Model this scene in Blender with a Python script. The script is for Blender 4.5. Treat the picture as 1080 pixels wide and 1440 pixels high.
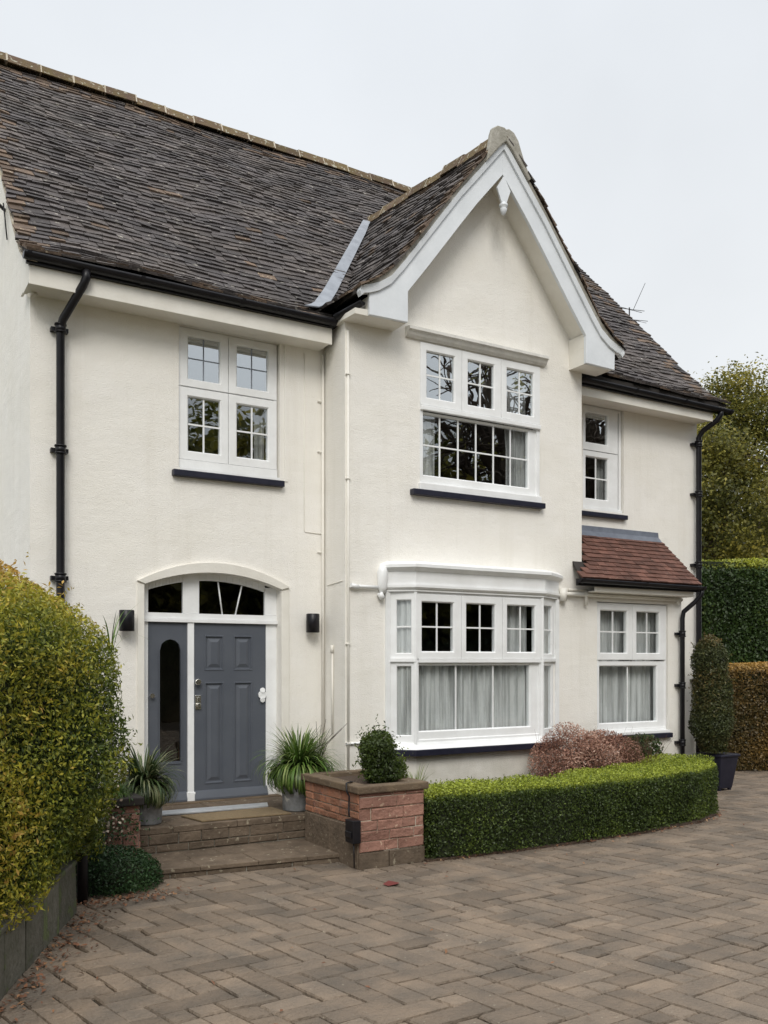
import bpy, math, random
import numpy as np
from mathutils import Vector
random.seed(7); rng = np.random.default_rng(7)
for o in list(bpy.data.objects): bpy.data.objects.remove(o)
sc = bpy.context.scene; col = sc.collection
R = math.radians

# ------------------------------------------------------------------ camera
cd = bpy.data.cameras.new('camera'); cam = bpy.data.objects.new('camera', cd); col.objects.link(cam)
cam.location = (0, 0, 1.9); cam.rotation_euler = (R(90), 0, R(-30.805))
cd.sensor_fit = 'VERTICAL'; cd.sensor_height = 36; cd.sensor_width = 27
cd.lens = 1270/1440*36; cd.shift_y = 210/1440; cd.clip_end = 2000; cd.clip_start = .05
sc.camera = cam

# ------------------------------------------------------------------ sky and sun (overcast)
SUN_EL, SUN_AZ = R(40), R(208)            # azimuth measured from +Y towards +X
w = bpy.data.worlds.new('World'); sc.world = w; w.use_nodes = True
nt = w.node_tree; nt.nodes.clear(); N = nt.nodes.new; L = nt.links.new
out = N('ShaderNodeOutputWorld'); mixs = N('ShaderNodeMixShader'); mixs.inputs[0].default_value = .93
sky = N('ShaderNodeTexSky'); sky.sky_type = 'NISHITA'; sky.sun_disc = False; sky.sun_elevation = SUN_EL; sky.sun_rotation = SUN_AZ
b1 = N('ShaderNodeBackground'); b1.inputs[1].default_value = .1; L(sky.outputs[0], b1.inputs[0])
tc = N('ShaderNodeTexCoord'); sep = N('ShaderNodeSeparateXYZ'); L(tc.outputs['Generated'], sep.inputs[0])
rp = N('ShaderNodeValToRGB'); L(sep.outputs[2], rp.inputs[0])
e = rp.color_ramp.elements
e[0].position = .0; e[0].color = (.86, .875, .885, 1)
e[1].position = 1.; e[1].color = (1.0, 1.0, 1.0, 1)
x = e.new(.35); x.color = (.845, .87, .89, 1)
x = e.new(.6); x.color = (.80, .835, .875, 1)
zz = N('ShaderNodeMapRange'); L(sep.outputs[2], zz.inputs[0])
zz.inputs[1].default_value = .62; zz.inputs[2].default_value = 1.; zz.inputs[3].default_value = 1.; zz.inputs[4].default_value = 2.3
nz = N('ShaderNodeTexNoise'); nz.inputs['Scale'].default_value = 2.2; nz.inputs['Detail'].default_value = 5
L(tc.outputs['Generated'], nz.inputs['Vector'])
mr = N('ShaderNodeMapRange'); L(nz.outputs[0], mr.inputs[0]); mr.inputs[1].default_value = .3; mr.inputs[2].default_value = .7
mr.inputs[3].default_value = .93; mr.inputs[4].default_value = 1.05
mu = N('ShaderNodeMath'); mu.operation = 'MULTIPLY'; L(zz.outputs[0], mu.inputs[0]); L(mr.outputs[0], mu.inputs[1])
b2 = N('ShaderNodeBackground'); L(rp.outputs[0], b2.inputs[0]); L(mu.outputs[0], b2.inputs[1])
L(b1.outputs[0], mixs.inputs[1]); L(b2.outputs[0], mixs.inputs[2]); L(mixs.outputs[0], out.inputs[0])
sl = bpy.data.lights.new('sun', 'SUN'); sun = bpy.data.objects.new('sun', sl); col.objects.link(sun)
sl.energy = 1.5; sl.angle = R(25); sl.color = (1, .96, .89)
sun.rotation_euler = (R(90)-SUN_EL, 0, math.pi - SUN_AZ)
sun.location = (-10, -20, 30)
sc.view_settings.view_transform = 'Standard'; sc.view_settings.look = 'None'
sc.view_settings.exposure = 0.13; sc.view_settings.gamma = 1.0
sc.render.engine = 'CYCLES'; sc.cycles.max_bounces = 8; sc.cycles.transparent_max_bounces = 12

# ------------------------------------------------------------------ materials
def mat(name, c, rough=.6, c2=None, vs=4., vlo=.35, vhi=.65, bump=0., bs=60., bd=4, island=0., spec=.5, metal=0.,
        stretch=None, c3=None, s3=30., t3=.68, attr=None, bump2=0., bs2=3.):
    m = bpy.data.materials.new(name); m.use_nodes = True
    t = m.node_tree; N = t.nodes.new; L = t.links.new
    p = t.nodes['Principled BSDF']; p.inputs['Roughness'].default_value = rough
    p.inputs['Metallic'].default_value = metal; p.inputs['Specular IOR Level'].default_value = spec
    p.inputs['Base Color'].default_value = (*c, 1)
    g = N('ShaderNodeNewGeometry'); vec = g.outputs['Position']
    if stretch:
        mp = N('ShaderNodeMapping'); mp.inputs['Scale'].default_value = stretch; L(vec, mp.inputs[0]); svec = mp.outputs[0]
    else: svec = vec
    cur = None
    def mix(a, b, f, mode='MIX'):
        n = N('ShaderNodeMix'); n.data_type = 'RGBA'; n.blend_type = mode
        for sock, v in ((n.inputs[0], f), (n.inputs[6], a), (n.inputs[7], b)):
            if hasattr(v, 'links') or hasattr(v, 'is_output'): L(v, sock)
            elif isinstance(v, (int, float)): sock.default_value = v
            else: sock.default_value = (*v, 1)
        return n.outputs[2]
    if c2:
        n = N('ShaderNodeTexNoise'); n.inputs['Scale'].default_value = vs; n.inputs['Detail'].default_value = 6
        n.inputs['Roughness'].default_value = .6; L(svec, n.inputs[0])
        r = N('ShaderNodeMapRange'); L(n.outputs[0], r.inputs[0]); r.inputs[1].default_value = vlo; r.inputs[2].default_value = vhi
        cur = mix(c, c2, r.outputs[0])
    if attr:
        a = N('ShaderNodeAttribute'); a.attribute_name = 'tint'
        rr = N('ShaderNodeValToRGB'); L(a.outputs['Fac'], rr.inputs[0])
        el = rr.color_ramp.elements; el[0].position = attr[0][0]; el[0].color = (*attr[0][1], 1)
        el[1].position = attr[-1][0]; el[1].color = (*attr[-1][1], 1)
        for q in attr[1:-1]: k = el.new(q[0]); k.color = (*q[1], 1)
        cur = rr.outputs[0]
    if c3:
        n = N('ShaderNodeTexNoise'); n.inputs['Scale'].default_value = s3; n.inputs['Detail'].default_value = 4; L(svec, n.inputs[0])
        r = N('ShaderNodeMapRange'); L(n.outputs[0], r.inputs[0]); r.inputs[1].default_value = t3; r.inputs[2].default_value = t3+.05
        cur = mix(cur if cur is not None else c, c3, r.outputs[0])
    if island:
        r = N('ShaderNodeMapRange'); L(g.outputs['Random Per Island'], r.inputs[0]); r.inputs[3].default_value = 1-island; r.inputs[4].default_value = 1+island
        cur = mix(cur if cur is not None else c, r.outputs[0], 1., 'MULTIPLY')
    if cur is not None: L(cur, p.inputs['Base Color'])
    h = None
    if bump:
        n = N('ShaderNodeTexNoise'); n.inputs['Scale'].default_value = bs; n.inputs['Detail'].default_value = bd; L(svec, n.inputs[0])
        b = N('ShaderNodeBump'); b.inputs['Strength'].default_value = 1.; b.inputs['Distance'].default_value = bump; L(n.outputs[0], b.inputs['Height'])
        h = b
        if bump2:
            n2 = N('ShaderNodeTexNoise'); n2.inputs['Scale'].default_value = bs2; n2.inputs['Detail'].default_value = 3; L(vec, n2.inputs[0])
            b3 = N('ShaderNodeBump'); b3.inputs['Distance'].default_value = bump2; L(n2.outputs[0], b3.inputs['Height']); L(b.outputs[0], b3.inputs['Normal']); h = b3
        L(h.outputs[0], p.inputs['Normal'])
    return m

def leafmat(name, ramp, island=.3, trans=.25, rough=.45):
    m = mat(name, ramp[0][1], rough, attr=ramp, island=island, spec=.35)
    t = m.node_tree; p = t.nodes['Principled BSDF']; o = t.nodes['Material Output']
    tr = t.nodes.new('ShaderNodeBsdfTranslucent'); mx = t.nodes.new('ShaderNodeMixShader'); mx.inputs[0].default_value = trans
    src = p.inputs['Base Color'].links[0].from_socket
    t.links.new(src, tr.inputs[0]); t.links.new(p.outputs[0], mx.inputs[1]); t.links.new(tr.outputs[0], mx.inputs[2]); t.links.new(mx.outputs[0], o.inputs[0])
    return m

def glassmat(name, refl, tint=(.93, .95, .95), rough=.0):
    m = bpy.data.materials.new(name); m.use_nodes = True; t = m.node_tree; t.nodes.clear(); N = t.nodes.new; L = t.links.new
    o = N('ShaderNodeOutputMaterial'); mx = N('ShaderNodeMixShader'); tr = N('ShaderNodeBsdfTransparent'); gl = N('ShaderNodeBsdfGlossy')
    tr.inputs[0].default_value = (*tint, 1); gl.inputs['Roughness'].default_value = rough; gl.inputs[0].default_value = (.92, .97, 1, 1)
    g0 = N('ShaderNodeNewGeometry'); dt = N('ShaderNodeVectorMath'); dt.operation = 'DOT_PRODUCT'; L(g0.outputs['Normal'], dt.inputs[0]); L(g0.outputs['Incoming'], dt.inputs[1])
    ab = N('ShaderNodeMath'); ab.operation = 'ABSOLUTE'; L(dt.outputs['Value'], ab.inputs[0])
    iv = N('ShaderNodeMath'); iv.operation = 'SUBTRACT'; iv.inputs[0].default_value = 1; L(ab.outputs[0], iv.inputs[1])
    pw_ = N('ShaderNodeMath'); pw_.operation = 'POWER'; L(iv.outputs[0], pw_.inputs[0]); pw_.inputs[1].default_value = 5
    r = N('ShaderNodeMapRange'); L(pw_.outputs[0], r.inputs[0]); r.inputs[3].default_value = refl; r.inputs[4].default_value = 1
    n = N('ShaderNodeTexNoise'); n.inputs['Scale'].default_value = 1.6; g = N('ShaderNodeNewGeometry'); L(g.outputs[0], n.inputs[0])
    b = N('ShaderNodeBump'); b.inputs['Distance'].default_value = .004; b.inputs['Strength'].default_value = .6; L(n.outputs[0], b.inputs['Height']); L(b.outputs[0], gl.inputs['Normal'])
    L(r.outputs[0], mx.inputs[0]); L(tr.outputs[0], mx.inputs[1]); L(gl.outputs[0], mx.inputs[2]); L(mx.outputs[0], o.inputs[0])
    return m

M = {}
M['render'] = mat('cream_render', (.875, .85, .80), .85, c2=(.85, .82, .755), vs=.9, bump=.006, bs=70, bump2=.02, bs2=2.2, spec=.25, stretch=(1, 1, 1.8))
def weather(m, c, streak=.22, low=.35):
    t = m.node_tree; N = t.nodes.new; L = t.links.new; p = t.nodes['Principled BSDF']; src = p.inputs['Base Color'].links[0].from_socket
    g = N('ShaderNodeNewGeometry'); mp = N('ShaderNodeMapping'); mp.inputs['Scale'].default_value = (5, 5, .30); L(g.outputs[0], mp.inputs[0])
    n = N('ShaderNodeTexNoise'); n.inputs['Scale'].default_value = 1; n.inputs['Detail'].default_value = 7; n.inputs['Roughness'].default_value = .65; L(mp.outputs[0], n.inputs['Vector'])
    r = N('ShaderNodeMapRange'); r.inputs[1].default_value = .52; r.inputs[2].default_value = .74; r.inputs[4].default_value = streak; L(n.outputs[0], r.inputs[0])
    m1 = N('ShaderNodeMix'); m1.data_type = 'RGBA'; L(r.outputs[0], m1.inputs[0]); L(src, m1.inputs[6]); m1.inputs[7].default_value = (*c, 1)
    sp = N('ShaderNodeSeparateXYZ'); L(g.outputs[0], sp.inputs[0]); n2 = N('ShaderNodeTexNoise'); n2.inputs['Scale'].default_value = 5; n2.inputs['Detail'].default_value = 6; L(g.outputs[0], n2.inputs['Vector'])
    ad = N('ShaderNodeMath'); ad.operation = 'MULTIPLY_ADD'; L(n2.outputs[0], ad.inputs[0]); ad.inputs[1].default_value = -.9; L(sp.outputs[2], ad.inputs[2])
    r2 = N('ShaderNodeMapRange'); r2.inputs[1].default_value = -.1; r2.inputs[2].default_value = .55; r2.inputs[3].default_value = low; r2.inputs[4].default_value = 0; L(ad.outputs[0], r2.inputs[0])
    m2 = N('ShaderNodeMix'); m2.data_type = 'RGBA'; L(r2.outputs[0], m2.inputs[0]); L(m1.outputs[2], m2.inputs[6]); m2.inputs[7].default_value = (.36, .34, .25, 1); L(m2.outputs[2], p.inputs['Base Color'])
    mp3 = N('ShaderNodeMapping'); mp3.inputs['Scale'].default_value = (1.2, 1.2, 13); L(g.outputs[0], mp3.inputs[0]); n3 = N('ShaderNodeTexNoise'); n3.inputs['Scale'].default_value = 1; n3.inputs['Detail'].default_value = 2; L(mp3.outputs[0], n3.inputs['Vector'])
    b = N('ShaderNodeBump'); b.inputs['Distance'].default_value = .002; L(n3.outputs[0], b.inputs['Height']); L(p.inputs['Normal'].links[0].from_socket, b.inputs['Normal']); L(b.outputs[0], p.inputs['Normal'])
weather(M['render'], (.64, .60, .51), .26, .5)
M['trim'] = mat('cream_trim', (.82, .795, .73), .6, c2=(.75, .72, .65), vs=3, bump=.002, bs=40, spec=.4)
M['upvc'] = mat('white_gloss', (.88, .89, .89), .28, c2=(.80, .805, .80), vs=3.5, spec=.5, bump=.0015, bs=25)
M['whitewood'] = mat('white_painted_wood', (.80, .83, .86), .4, c2=(.70, .73, .76), vs=2.2, bump=.0015, bs=30, spec=.45)
M['black'] = mat('black_plastic', (.006, .006, .009), .38, c2=(.013, .012, .014), vs=6, spec=.32)
M['navy'] = mat('dark_sill_paint', (.012, .013, .026), .4, c2=(.02, .02, .035), vs=8, spec=.35)
M['door'] = mat('grey_blue_door_paint', (.086, .096, .116), .38, c2=(.10, .11, .130), vs=3, bump=.0006, bs=90, spec=.5)
M['chrome'] = mat('brushed_metal', (.75, .73, .68), .25, metal=1.)
M['roof'] = mat('weathered_roof_tile', (.064, .056, .056), .8, c2=(.098, .082, .073), vs=1.8, vlo=.42, vhi=.70, c3=(.34, .32, .28), s3=21., t3=.645, island=.36, bump=.022, bs=18, spec=.4, stretch=(.55, 1, 1))
M['roof_edge'] = mat('lichened_roof_tile', (.115, .086, .068), .85, c2=(.155, .112, .082), vs=9, c3=(.36, .30, .21), s3=22, t3=.64, island=.35, bump=.012, bs=35, spec=.2)
M['ridge'] = mat('mossy_ridge_tile', (.13, .088, .064), .9, c2=(.15, .115, .055), vs=5, c3=(.36, .34, .27), s3=18, t3=.6, island=.3, bump=.015, bs=30, spec=.2)
M['mortar'] = mat('grey_mortar', (.34, .33, .29), .9, c2=(.20, .19, .15), vs=7, bump=.01, bs=40, spec=.2)
M['capmortar'] = mat('pale_grey_mortar', (.42, .40, .355), .9, c2=(.30, .285, .24), vs=9, bump=.008, bs=30, spec=.2)
M['lime'] = mat('pale_mortar', (.55, .50, .42), .9, c2=(.4, .34, .25), vs=12, bump=.006, bs=60)
M['lead'] = mat('lead_sheet', (.26, .285, .325), .5, c2=(.18, .20, .235), vs=6, bump=.006, bs=9, spec=.5)
M['slateblue'] = mat('dark_lead', (.115, .13, .165), .45, c2=(.16, .18, .22), vs=7, bump=.004, bs=14)
M['redtile'] = mat('red_clay_tile', (.165, .080, .060), .8, c2=(.11, .058, .046), vs=8, c3=(.30, .22, .16), s3=25, t3=.67, island=.3, bump=.006, bs=50, spec=.2)
M['deck'] = mat('dark_timber', (.03, .025, .022), .9)
M['brick'] = mat('orange_brick', (.33, .15, .09), .9, c2=(.25, .14, .095), vs=8, c3=(.22, .12, .09), s3=14, t3=.60, island=.22, bump=.012, bs=35, spec=.15)
M['redbrick'] = mat('pink_stone_brick', (.34, .185, .14), .9, c2=(.24, .13, .10), vs=9, c3=(.44, .30, .22), s3=18, t3=.62, island=.2, bump=.015, bs=28, spec=.15)
M['stone'] = mat('brown_stone', (.165, .125, .09), .88, c2=(.105, .08, .058), vs=6, c3=(.30, .26, .19), s3=20, t3=.64, island=.15, bump=.012, bs=30, spec=.2)
M['coping'] = mat('coping_stone', (.17, .125, .08), .85, c2=(.11, .08, .055), vs=5, c3=(.26, .23, .17), s3=30, t3=.66, bump=.008, bs=40, spec=.25)
M['paver'] = mat('driveway_slab', (.220, .168, .122), .74, c2=(.130, .108, .086), vs=2.6, vlo=.34, vhi=.68, c3=(.27, .235, .18), s3=30., t3=.68, island=.21, bump=.014, bs=40, bump2=.03, bs2=5, spec=.3)
M['joint'] = mat('sandy_joint', (.016, .012, .009), .95, c2=(.035, .030, .016), vs=9, bump=.01, bs=60)
M['greywall'] = mat('mossy_grey_stone', (.15, .14, .115), .9, c2=(.085, .085, .06), vs=5, c3=(.11, .13, .06), s3=5, t3=.58, island=.15, bump=.012, bs=26, spec=.2)
M['soil'] = mat('soil', (.05, .034, .023), .95, c2=(.09, .055, .035), vs=30, bump=.03, bs=40)
M['earth'] = mat('rough_ground', (.06, .08, .03), .95, c2=(.10, .09, .05), vs=.6, bump=.04, bs=20)
M['zinc'] = mat('galvanised_pot', (.30, .31, .32), .55, c2=(.17, .175, .18), vs=11, c3=(.50, .50, .48), s3=9, t3=.62, metal=.35, bump=.003, bs=30)
M['mat'] = mat('coir', (.27, .20, .11), .95, c2=(.21, .15, .085), vs=30, bump=.01, bs=300)
M['alu'] = mat('aluminium_strip', (.62, .64, .66), .4, c2=(.5, .52, .54), vs=10, metal=.4)
M['bark'] = mat('bark', (.085, .06, .042), .9, c2=(.05, .036, .026), vs=14, bump=.02, bs=30)
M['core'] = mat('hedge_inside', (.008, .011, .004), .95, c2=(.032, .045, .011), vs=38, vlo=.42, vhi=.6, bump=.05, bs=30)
M['hood'] = mat('weathered_trim', (.76, .745, .70), .6, c2=(.62, .61, .57), vs=6, bump=.003, bs=40)
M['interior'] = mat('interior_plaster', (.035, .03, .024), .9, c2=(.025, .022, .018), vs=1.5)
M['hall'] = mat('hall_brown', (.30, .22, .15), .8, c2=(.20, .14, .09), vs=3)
M['litter'] = mat('dry_leaf', (.30, .10, .045), .8, attr=[(0, (.09, .04, .022)), (.5, (.20, .085, .04)), (.8, (.30, .17, .08)), (1, (.6, .52, .42))], island=.25)
M['box'] = leafmat('box_leaf', [(0, (.024, .038, .010)), (.45, (.058, .088, .018)), (.75, (.15, .20, .028)), (1, (.31, .36, .045))], .40)
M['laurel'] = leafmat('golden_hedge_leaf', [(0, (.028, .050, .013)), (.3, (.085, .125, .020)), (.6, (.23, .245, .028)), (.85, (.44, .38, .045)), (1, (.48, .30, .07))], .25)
M['green'] = leafmat('dark_hedge_leaf', [(0, (.018, .036, .012)), (.55, (.048, .085, .018)), (1, (.30, .32, .03))], .35)
M['beech'] = leafmat('bronze_hedge_leaf', [(0, (.035, .04, .014)), (.4, (.13, .085, .028)), (.75, (.30, .18, .045)), (1, (.50, .30, .08))], .35)
M['treeleaf'] = leafmat('tree_leaf', [(0, (.08, .09, .024)), (.5, (.26, .24, .05)), (1, (.52, .42, .08))], .4, trans=.45)
M['conifer'] = leafmat('column_leaf', [(0, (.030, .045, .016)), (.5, (.075, .085, .028)), (1, (.22, .13, .045))], .35)
M['strap'] = leafmat('strap_leaf', [(0, (.05, .08, .02)), (.5, (.10, .19, .03)), (1, (.38, .42, .16))], .2, rough=.35)
M['strapdark'] = leafmat('striped_strap_leaf', [(0, (.03, .05, .018)), (.6, (.07, .11, .035)), (1, (.40, .40, .22))], .2, rough=.35)
M['redshrub'] = leafmat('rusty_flower', [(0, (.18, .075, .05)), (.5, (.46, .26, .19)), (1, (.70, .54, .44))], .3)
M['bluegreen'] = leafmat('ground_cover_leaf', [(0, (.018, .04, .014)), (.6, (.04, .09, .03)), (1, (.10, .16, .06))], .3)
M['lace'] = leafmat('net_curtain', [(0, (.80, .81, .80)), (1, (.86, .87, .86))], 0., trans=.25, rough=.9)
lm = M['lace']; t = lm.node_tree; o_ = t.nodes['Material Output']; src = o_.inputs[0].links[0].from_socket
tr_ = t.nodes.new('ShaderNodeBsdfTransparent'); mx_ = t.nodes.new('ShaderNodeMixShader'); g_ = t.nodes.new('ShaderNodeNewGeometry'); mp_ = t.nodes.new('ShaderNodeMapping'); mp_.inputs['Scale'].default_value = (14, 14, .8)
n_ = t.nodes.new('ShaderNodeTexNoise'); n_.inputs['Scale'].default_value = 1.; n_.inputs['Detail'].default_value = 5; r_ = t.nodes.new('ShaderNodeMapRange'); r_.inputs[1].default_value = .42; r_.inputs[2].default_value = .62; r_.inputs[3].default_value = .02; r_.inputs[4].default_value = .45
t.links.new(g_.outputs[0], mp_.inputs[0]); t.links.new(mp_.outputs[0], n_.inputs['Vector']); t.links.new(n_.outputs[0], r_.inputs[0]); t.links.new(r_.outputs[0], mx_.inputs[0]); t.links.new(src, mx_.inputs[1]); t.links.new(tr_.outputs[0], mx_.inputs[2]); t.links.new(mx_.outputs[0], o_.inputs[0])
G_top = glassmat('leaded_glass_bright', .50); G_mid = glassmat('window_glass', .24); G_low = glassmat('ground_floor_glass', .08); G_dark = glassmat('hall_glass', .09, (.6, .6, .6))

# ------------------------------------------------------------------ object helpers
def setp(o, label=None, cat=None, group=None, kind=None):
    if label: o['label'] = label
    if cat: o['category'] = cat
    if group: o['group'] = group
    if kind: o['kind'] = kind
    return o
def empty(name, loc, label, cat, group=None):
    o = bpy.data.objects.new(name, None); col.objects.link(o); o.location = loc; o.empty_display_size = .3
    return setp(o, label, cat, group)
ORG = {}
class MB:
    def __init__(s): s.v = []; s.f = []; s.sm = []; s.mi = []; s.cm = 0
    def add(s, vs, fs, smooth=False):
        b = len(s.v); s.v += [tuple(v) for v in vs]
        for f in fs: s.f.append(tuple(b+i for i in f)); s.sm.append(smooth); s.mi.append(s.cm)
    def box(s, x0, x1, y0, y1, z0, z1):
        vs = [(x, y, z) for x in (x0, x1) for y in (y0, y1) for z in (z0, z1)]
        s.add(vs, [(0,1,3,2),(4,6,7,5),(0,4,5,1),(2,3,7,6),(0,2,6,4),(1,5,7,3)])
    def hexa(s, p):  # p: 8 points, bottom 4 (ccw) then top 4
        s.add(p, [(3,2,1,0),(4,5,6,7),(0,1,5,4),(1,2,6,5),(2,3,7,6),(3,0,4,7)])
    def fbox(s, fr, u0, u1, n0, n1, z0, z1):
        s.hexa([fr(u0,n1,z0), fr(u1,n1,z0), fr(u1,n0,z0), fr(u0,n0,z0), fr(u0,n1,z1), fr(u1,n1,z1), fr(u1,n0,z1), fr(u0,n0,z1)])
    def prism(s, poly, y0, y1, axis='y'):
        n = len(poly)
        if axis == 'y': A = [(a, y0, b) for a, b in poly]; B = [(a, y1, b) for a, b in poly]
        elif axis == 'x': A = [(y0, a, b) for a, b in poly]; B = [(y1, a, b) for a, b in poly]
        else: A = [(a, b, y0) for a, b in poly]; B = [(a, b, y1) for a, b in poly]
        s.add(A+B, [tuple(range(n))[::-1], tuple(range(n, 2*n))] + [(i, (i+1) % n, n+(i+1) % n, n+i) for i in range(n)])
    def quad(s, a, b, c, d): s.add([a, b, c, d], [(0,1,2,3)])
    def tube(s, pts, r, seg=12, caps=True, smooth=True):
        pts = [Vector(p) for p in pts]; rs = r if isinstance(r, (list, tuple)) else [r]*len(pts)
        rings = []; prev = None
        for i, p in enumerate(pts):
            t = (pts[min(i+1, len(pts)-1)] - pts[max(i-1, 0)]).normalized()
            if prev is None:
                a = Vector((0,0,1)) if abs(t.z) < .9 else Vector((1,0,0)); u = t.cross(a).normalized()
            else: u = (prev - t*prev.dot(t)).normalized()
            prev = u; v = t.cross(u)
            rings.append([p + (u*math.cos(k*2*math.pi/seg) + v*math.sin(k*2*math.pi/seg))*rs[i] for k in range(seg)])
        vs = [q for rg in rings for q in rg]; fs = []
        for i in range(len(pts)-1):
            for k in range(seg): fs.append((i*seg+k, i*seg+(k+1) % seg, (i+1)*seg+(k+1) % seg, (i+1)*seg+k))
        b_ = len(s.v); s.add(vs, fs, smooth)
        if caps:
            for f in (tuple(range(seg))[::-1], tuple(range(len(vs)-seg, len(vs)))): s.f.append(tuple(b_+i for i in f)); s.sm.append(False); s.mi.append(s.cm)
    def lathe(s, c, prof, seg=28, smooth=True):
        vs = []; fs = []
        for r, z in prof:
            for k in range(seg): a = 2*math.pi*k/seg; vs.append((c[0]+r*math.cos(a), c[1]+r*math.sin(a), c[2]+z))
        for i in range(len(prof)-1):
            for k in range(seg): fs.append((i*seg+k, i*seg+(k+1) % seg, (i+1)*seg+(k+1) % seg, (i+1)*seg+k))
        s.add(vs, fs, smooth)
    def build(s, name, m, parent=None, bevel=0, label=None):
        me = bpy.data.meshes.new(name)
        org = ORG.get(parent.name, Vector((0,0,0))) if parent else Vector((0,0,0))
        if parent and parent.name not in ORG: org = parent.location.copy()
        me.from_pydata([(v[0]-org[0], v[1]-org[1], v[2]-org[2]) for v in s.v], [], s.f); me.update()
        for k in (m if isinstance(m, list) else [m]): me.materials.append(k)
        me.polygons.foreach_set('use_smooth', s.sm); me.polygons.foreach_set('material_index', s.mi)
        o = bpy.data.objects.new(name, me); col.objects.link(o)
        if parent: o.parent = parent
        ORG[o.name] = org
        if bevel:
            b = o.modifiers.new('bevel', 'BEVEL'); b.width = bevel; b.segments = 2; b.limit_method = 'ANGLE'; b.angle_limit = R(40)
        if label: o['label'] = label
        return o
def frame(ox, oy, ux=1., uy=0.):
    l = math.hypot(ux, uy); ux /= l; uy /= l; nx, ny = uy, -ux
    return lambda u, n, z: (ox+ux*u+nx*n, oy+uy*u+ny*n, z)
def arr_mesh(name, V, F, mats, parent=None, tint=None, nper=None, smooth=False):
    """V (n,3) array, F (m,4) array"""
    me = bpy.data.meshes.new(name); org = np.array([0., 0, 0])
    if parent: org = np.array(ORG.get(parent.name, parent.location.copy()))
    V = V-org; n, m = len(V), len(F)
    me.vertices.add(n); me.vertices.foreach_set('co', V.astype(np.float32).ravel())
    me.loops.add(m*4); me.loops.foreach_set('vertex_index', F.astype(np.int32).ravel())
    me.polygons.add(m); me.polygons.foreach_set('loop_start', np.arange(m, dtype=np.int32)*4)
    me.update(calc_edges=True)
    for k in mats: me.materials.append(k)
    if tint is not None:
        a = me.attributes.new('tint', 'FLOAT', 'FACE'); a.data.foreach_set('value', tint.astype(np.float32))
    if smooth: me.polygons.foreach_set('use_smooth', [True]*m)
    me.validate(); o = bpy.data.objects.new(name, me); col.objects.link(o)
    if parent: o.parent = parent
    return o
def leaves(P, Nn, size, aspect=.5, spread=.7, droop=0.):
    """folded diamond leaf per point"""
    n = len(P); Nn = Nn + rng.normal(0, spread, (n, 3)); Nn /= np.linalg.norm(Nn, axis=1)[:, None]+1e-9
    T = rng.normal(0, 1, (n, 3)); T[:, 2] -= droop; T -= Nn*(T*Nn).sum(1)[:, None]; T /= np.linalg.norm(T, axis=1)[:, None]+1e-9
    B = np.cross(Nn, T); s = size*rng.uniform(.6, 1.3, n)[:, None]
    V = np.stack([P-T*s*.5, P+B*s*aspect*.5+Nn*s*.08, P+T*s*.5, P-B*s*aspect*.5+Nn*s*.08], 1).reshape(-1, 3)
    return V, np.arange(n*4).reshape(-1, 4)
ph = rng.uniform(0, 6.28, (8, 3)); fq = rng.normal(0, 1, (8, 3))
def lump(P, f):
    v = np.zeros(len(P))
    for i in range(8): v += np.sin((P*f) @ fq[i] + ph[i, 0])
    return v/8*1.6

HY = 0
# ------------------------------------------------------------------ constants of the house
Yw, Yg, Yd = 9.66, 9.137, 9.78
XL, G0, G1, XR, XLN = 1.60, 4.925, 8.566, 11.475, 10.52
GC = 6.95
house = empty('house', (6.9, 9.137, 0), 'large cream rendered two storey house with dark tiled roof, white gable and grey front door', 'house')
H = lambda mb, name, m, **k: mb.build(name, M[m] if isinstance(m, str) else m, house, **k)

def panel(mb, fr, us, zs, holes, depth, back=False):
    us = sorted(set(us+[h[0] for h in holes]+[h[1] for h in holes])); zs = sorted(set(zs+[h[2] for h in holes]+[h[3] for h in holes]))
    for a, b in zip(us[:-1], us[1:]):
        for c, d in zip(zs[:-1], zs[1:]):
            mu_, mz = (a+b)/2, (c+d)/2
            if any(h[0] < mu_ < h[1] and h[2] < mz < h[3] for h in holes): continue
            mb.quad(fr(a,0,c), fr(b,0,c), fr(b,0,d), fr(a,0,d))
    for (a, b, c, d) in holes:
        mb.quad(fr(a,0,c), fr(a,0,d), fr(a,-depth,d), fr(a,-depth,c))
        mb.quad(fr(b,0,c), fr(b,-depth,c), fr(b,-depth,d), fr(b,0,d))
        mb.quad(fr(a,0,d), fr(b,0,d), fr(b,-depth,d), fr(a,-depth,d))
        mb.quad(fr(a,0,c), fr(a,-depth,c), fr(b,-depth,c), fr(b,0,c))

def ring(mb, fr, o, i, nf, nb, ch=.010):
    """mitred frame from outer rect o to inner rect i = (u0,u1,z0,z1)"""
    def rc(r, d, n): u0, u1, z0, z1 = r; return [fr(u0+d,n,z0+d), fr(u1-d,n,z0+d), fr(u1-d,n,z1-d), fr(u0+d,n,z1-d)]
    loops = [rc(o,0,nb), rc(o,0,nf-.004), rc(o,.004,nf), rc(i,-ch,nf), rc(i,0,nf-ch), rc(i,0,nb)]
    vs = [p for l in loops for p in l]; fs = []
    for k in range(len(loops)-1):
        for j in range(4): fs.append((k*4+j, k*4+(j+1) % 4, (k+1)*4+(j+1) % 4, (k+1)*4+j))
    mb.add(vs, fs)

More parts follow.
